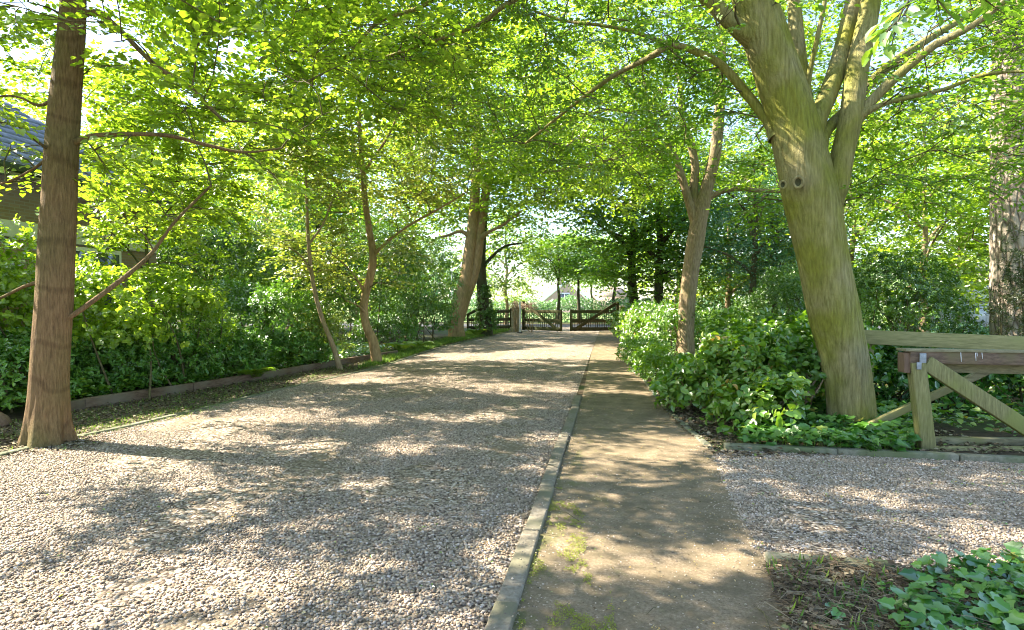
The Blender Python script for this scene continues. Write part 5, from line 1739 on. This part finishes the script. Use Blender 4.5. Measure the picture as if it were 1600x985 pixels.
hx, hy0, hy1, ev = -12.0, 3.5, 14.6, 4.45
root = empty('house', (hx - 3.5, 9, 0), 'brown brick house with slate blue roof behind the left trunk', 'house')
MB().box((hx - 4, (hy0 + hy1) / 2, ev / 2), (8, hy1 - hy0, ev)).build('wall', M['housebrick'], root)
rm = MB()
ov = .55
zr = ev + 3.0
xe, xr = hx + ov, hx - 4
z_e = ev - .1
ys0, ys1 = hy0 - .4, hy1 + .5
n = 17
# tiled slope in overlapping courses
for i in range(n):
    t0, t1 = i / n, (i + 1) / n + .012
    lift = .035
    a0 = (xe + (xr - xe) * t0, z_e + (zr - z_e) * t0 + lift)
    a1 = (xe + (xr - xe) * t1, z_e + (zr - z_e) * t1)
    m_ = int((ys1 - ys0) / .3)
    for j in range(m_):
        y0_, y1_ = ys0 + (ys1 - ys0) * j / m_, ys0 + (ys1 - ys0) * (j + 1) / m_ - .012
        if y1_ > ys1 - 3.2 * t0 - .0:
            continue
        rm.add([[a0[0], y0_, a0[1]], [a0[0], y1_, a0[1]], [a1[0], y1_, a1[1]], [a1[0], y0_, a1[1]],
                [a0[0], y0_, a0[1] - .03], [a0[0], y1_, a0[1] - .03]], [[0, 1, 2, 3], [4, 5, 1, 0]])
rm.build('roof', M['rooftile'], root)
mb = MB().add([[xe, ys0, z_e], [xe, ys1, z_e], [xr, ys1 - 3.2, zr], [xr, ys0, zr], [2 * xr - xe, ys1, z_e], [2 * xr - xe, ys0, z_e]],
              [[0, 1, 2, 3], [3, 2, 4, 5], [0, 5, 4, 1]], [[1, 4, 2], [0, 3, 5]])
mb.build('roof_deck', M['rooftile'], root)
MB().bar([xe + .02, ys0, z_e - .10], [xe + .02, ys1, z_e - .10], .14, .17).build('gutter', M['gutter'], root, bevel=.02)
MB().bar([hx + .28, ys0, z_e - .16], [hx + .28, ys1 - .1, z_e - .16], .5, .03).build('soffit', M['white'], root)
MB().bar([hx + .03, hy0 + .1, 3.12], [hx + .03, hy1 - .05, 3.12], .06, .34).build('fascia', M['white'], root, bevel=.01)
for yy in (6.0, 9.0, 12.4):
    w = MB().box((hx + .02, yy, 2.1), (.08, 1.9, 1.6)).build('window', M['white'], root, bevel=.01)
    MB().box((hx + .065, yy - .46, 2.1), (.02, .8, 1.4)).build('pane', M['glass'], w)
    MB().box((hx + .065, yy + .46, 2.1), (.02, .8, 1.4)).build('pane', M['glass'], w)

# --- far gable house beyond the lane
dH = 112.0
def FH(px, z, d=dH):
    p = between(px, d, z)
    return p
root = empty('house', FH(884, 0), 'distant brick gable house with white verges beyond the gate', 'house')
A, Bp, Ap = FH(829, 1.0), FH(938, 1.0), FH(886, 1.6 + 30 / F * dH)
z0 = .0
apz = 1.6 + 33 / F * dH
wall = [FH(838, 0), FH(932, 0), FH(932, .9), FH(886, apz), FH(838, .9)]
back = [w + np.array([0, 12.0, 0]) for w in wall]
mb = MB().add(np.array(wall + back), [[0, 1, 6, 5], [1, 2, 7, 6], [4, 0, 5, 9]], [[0, 1, 2], [0, 2, 4], [4, 2, 3]])
mb.build('wall', M['farbrick'], root)
for s, e in ((828, 886), (942, 886)):
    a, b = FH(s, .2), FH(886, apz + .35)
    MB().add([a, b, b + np.array([0, 12, 0]), a + np.array([0, 12, 0])], [[0, 1, 2, 3]]).build('roof', M['rooftile'], root)
    MB().bar(a + np.array([0, -.12, 0]), b + np.array([0, -.12, 0]), .14, .38).build('verge_board', M['white'], root)
wc = FH(882, 1.6 + 9 / F * dH)
w = MB().box(wc + np.array([0, -.05, 0]), (1.9, .1, 1.9)).build('window', M['white'], root)
MB().box(wc + np.array([-.42, -.12, 0]), (.7, .05, 1.55)).build('pane', M['glass'], w)
MB().box(wc + np.array([.42, -.12, 0]), (.7, .05, 1.55)).build('pane', M['glass'], w)
c = FH(874, apz)
MB().box(c + np.array([0, 3, .2]), (.9, .9, 1.6)).build('chimney', M['farbrick'], root)

# --- small far red roof and white house right
c = between(958, 95, 0)
root = empty('house', c, 'small far house roof beside the right gate post', 'house')
MB().box(c + np.array([0, 4, 1.3]), (7, 7, 2.6)).build('wall', M['farbrick'], root)
MB().box(c + np.array([0, 4, 3.6]), (7.6, 7.6, 2.0), top=(.05, .7)).build('roof', M['farbrick'], root)
c = between(1545, 30, 0)
root = empty('house', c, 'white garden house glimpsed beyond the timber railing', 'house')
MB().box(c + np.array([0, 2, 1.55]), (5.2, 4, 3.1)).build('wall', M['white'], root)
MB().box(c + np.array([0, 1.9, 3.35]), (5.8, 4.8, .5), top=(.8, .7)).build('roof', M['rooftile'], root)
MB().box(c + np.array([0, -.05, 1.75]), (5.2, .08, .16)).build('beam', M['greymetal'], root)
for dx in (-1.9, -.6, .7, 2.0):
    w = MB().box(c + np.array([dx, -.03, 1.0]), (.95, .05, 1.1)).build('window', M['greymetal'], root)
    MB().box(c + np.array([dx, -.07, 1.0]), (.8, .04, .95)).build('pane', M['lanternglass'], w)
# lamp post seen in the gap left of the double trunk
c = between(706, 60, 0)
root = empty('lamp_post', c, 'thin grey lamp post in the bright gap at the left', 'lamp post')
MB().tube([c, c + np.array([0, 0, 2.5]), c + np.array([0, 0, 5.4])], [.09, .07, .05], 10).build('pole', M['greymetal'], root, smooth=True)
MB().box(c + np.array([.25, 0, 5.45]), (.6, .18, .1), top=(.8, .6)).build('lamp_head', M['greymetal'], root, bevel=.02)
# plank edging behind ivy at the bottom of the railing is part of the bay kerb; small stone at the brown trunk
st = G(0, 668)
sb = MB()
sb.tube([[st[0] - .05, st[1], 0.0], [st[0] - .05, st[1], .06], [st[0] - .05, st[1], .13], [st[0] - .05, st[1], .19]], [.13, .16, .12, .05], 12)
tag(sb.build('boulder', M['timber_red'], None, smooth=True), 'small reddish stone at the far left behind the brown trunk', 'stone')

# ================================================================== LIGHT
sd3 = Vector((math.sin(R(SUN_AZ)) * math.cos(R(SUN_EL)), math.cos(R(SUN_AZ)) * math.cos(R(SUN_EL)), math.sin(R(SUN_EL))))
sl_ = bpy.data.lights.new('sun', 'SUN')
sl_.energy = 5.0
sl_.angle = R(0.53)
sl_.color = (1.0, 0.91, 0.76)
so_ = bpy.data.objects.new('sun', sl_)
COL.objects.link(so_)
so_.rotation_euler = sd3.to_track_quat('Z', 'Y').to_euler()
so_.location = (-20, 0, 30)
wd = bpy.data.worlds.new('World')
scene.world = wd
wd.use_nodes = True
nt = wd.node_tree
bg = nt.nodes['Background']
sky = nt.nodes.new('ShaderNodeTexSky')
sky.sky_type = 'NISHITA'
sky.sun_disc = False
sky.sun_elevation = R(SUN_EL)
sky.sun_rotation = R(SUN_AZ)
sky.air_density = 1.0
sky.dust_density = 1.0
sky.ozone_density = 1.0
nt.links.new(sky.outputs[0], bg.inputs[0])
bg.inputs[1].default_value = 0.115

vs = scene.view_settings
vs.view_transform = 'Standard'
vs.look = 'None'
vs.gamma = 1.0
vs.exposure = 2.42
cy = scene.cycles
cy.pixel_filter_type = 'BLACKMAN_HARRIS'
cy.filter_width = 1.05
cy.use_denoising = True
cy.denoiser = 'OPENIMAGEDENOISE'
cy.max_bounces = 8
cy.diffuse_bounces = 5
cy.glossy_bounces = 2
cy.transmission_bounces = 4
cy.sample_clamp_indirect = 6
cy.caustics_reflective = False
cy.caustics_refractive = False
print('SPRAYS', COUNT)
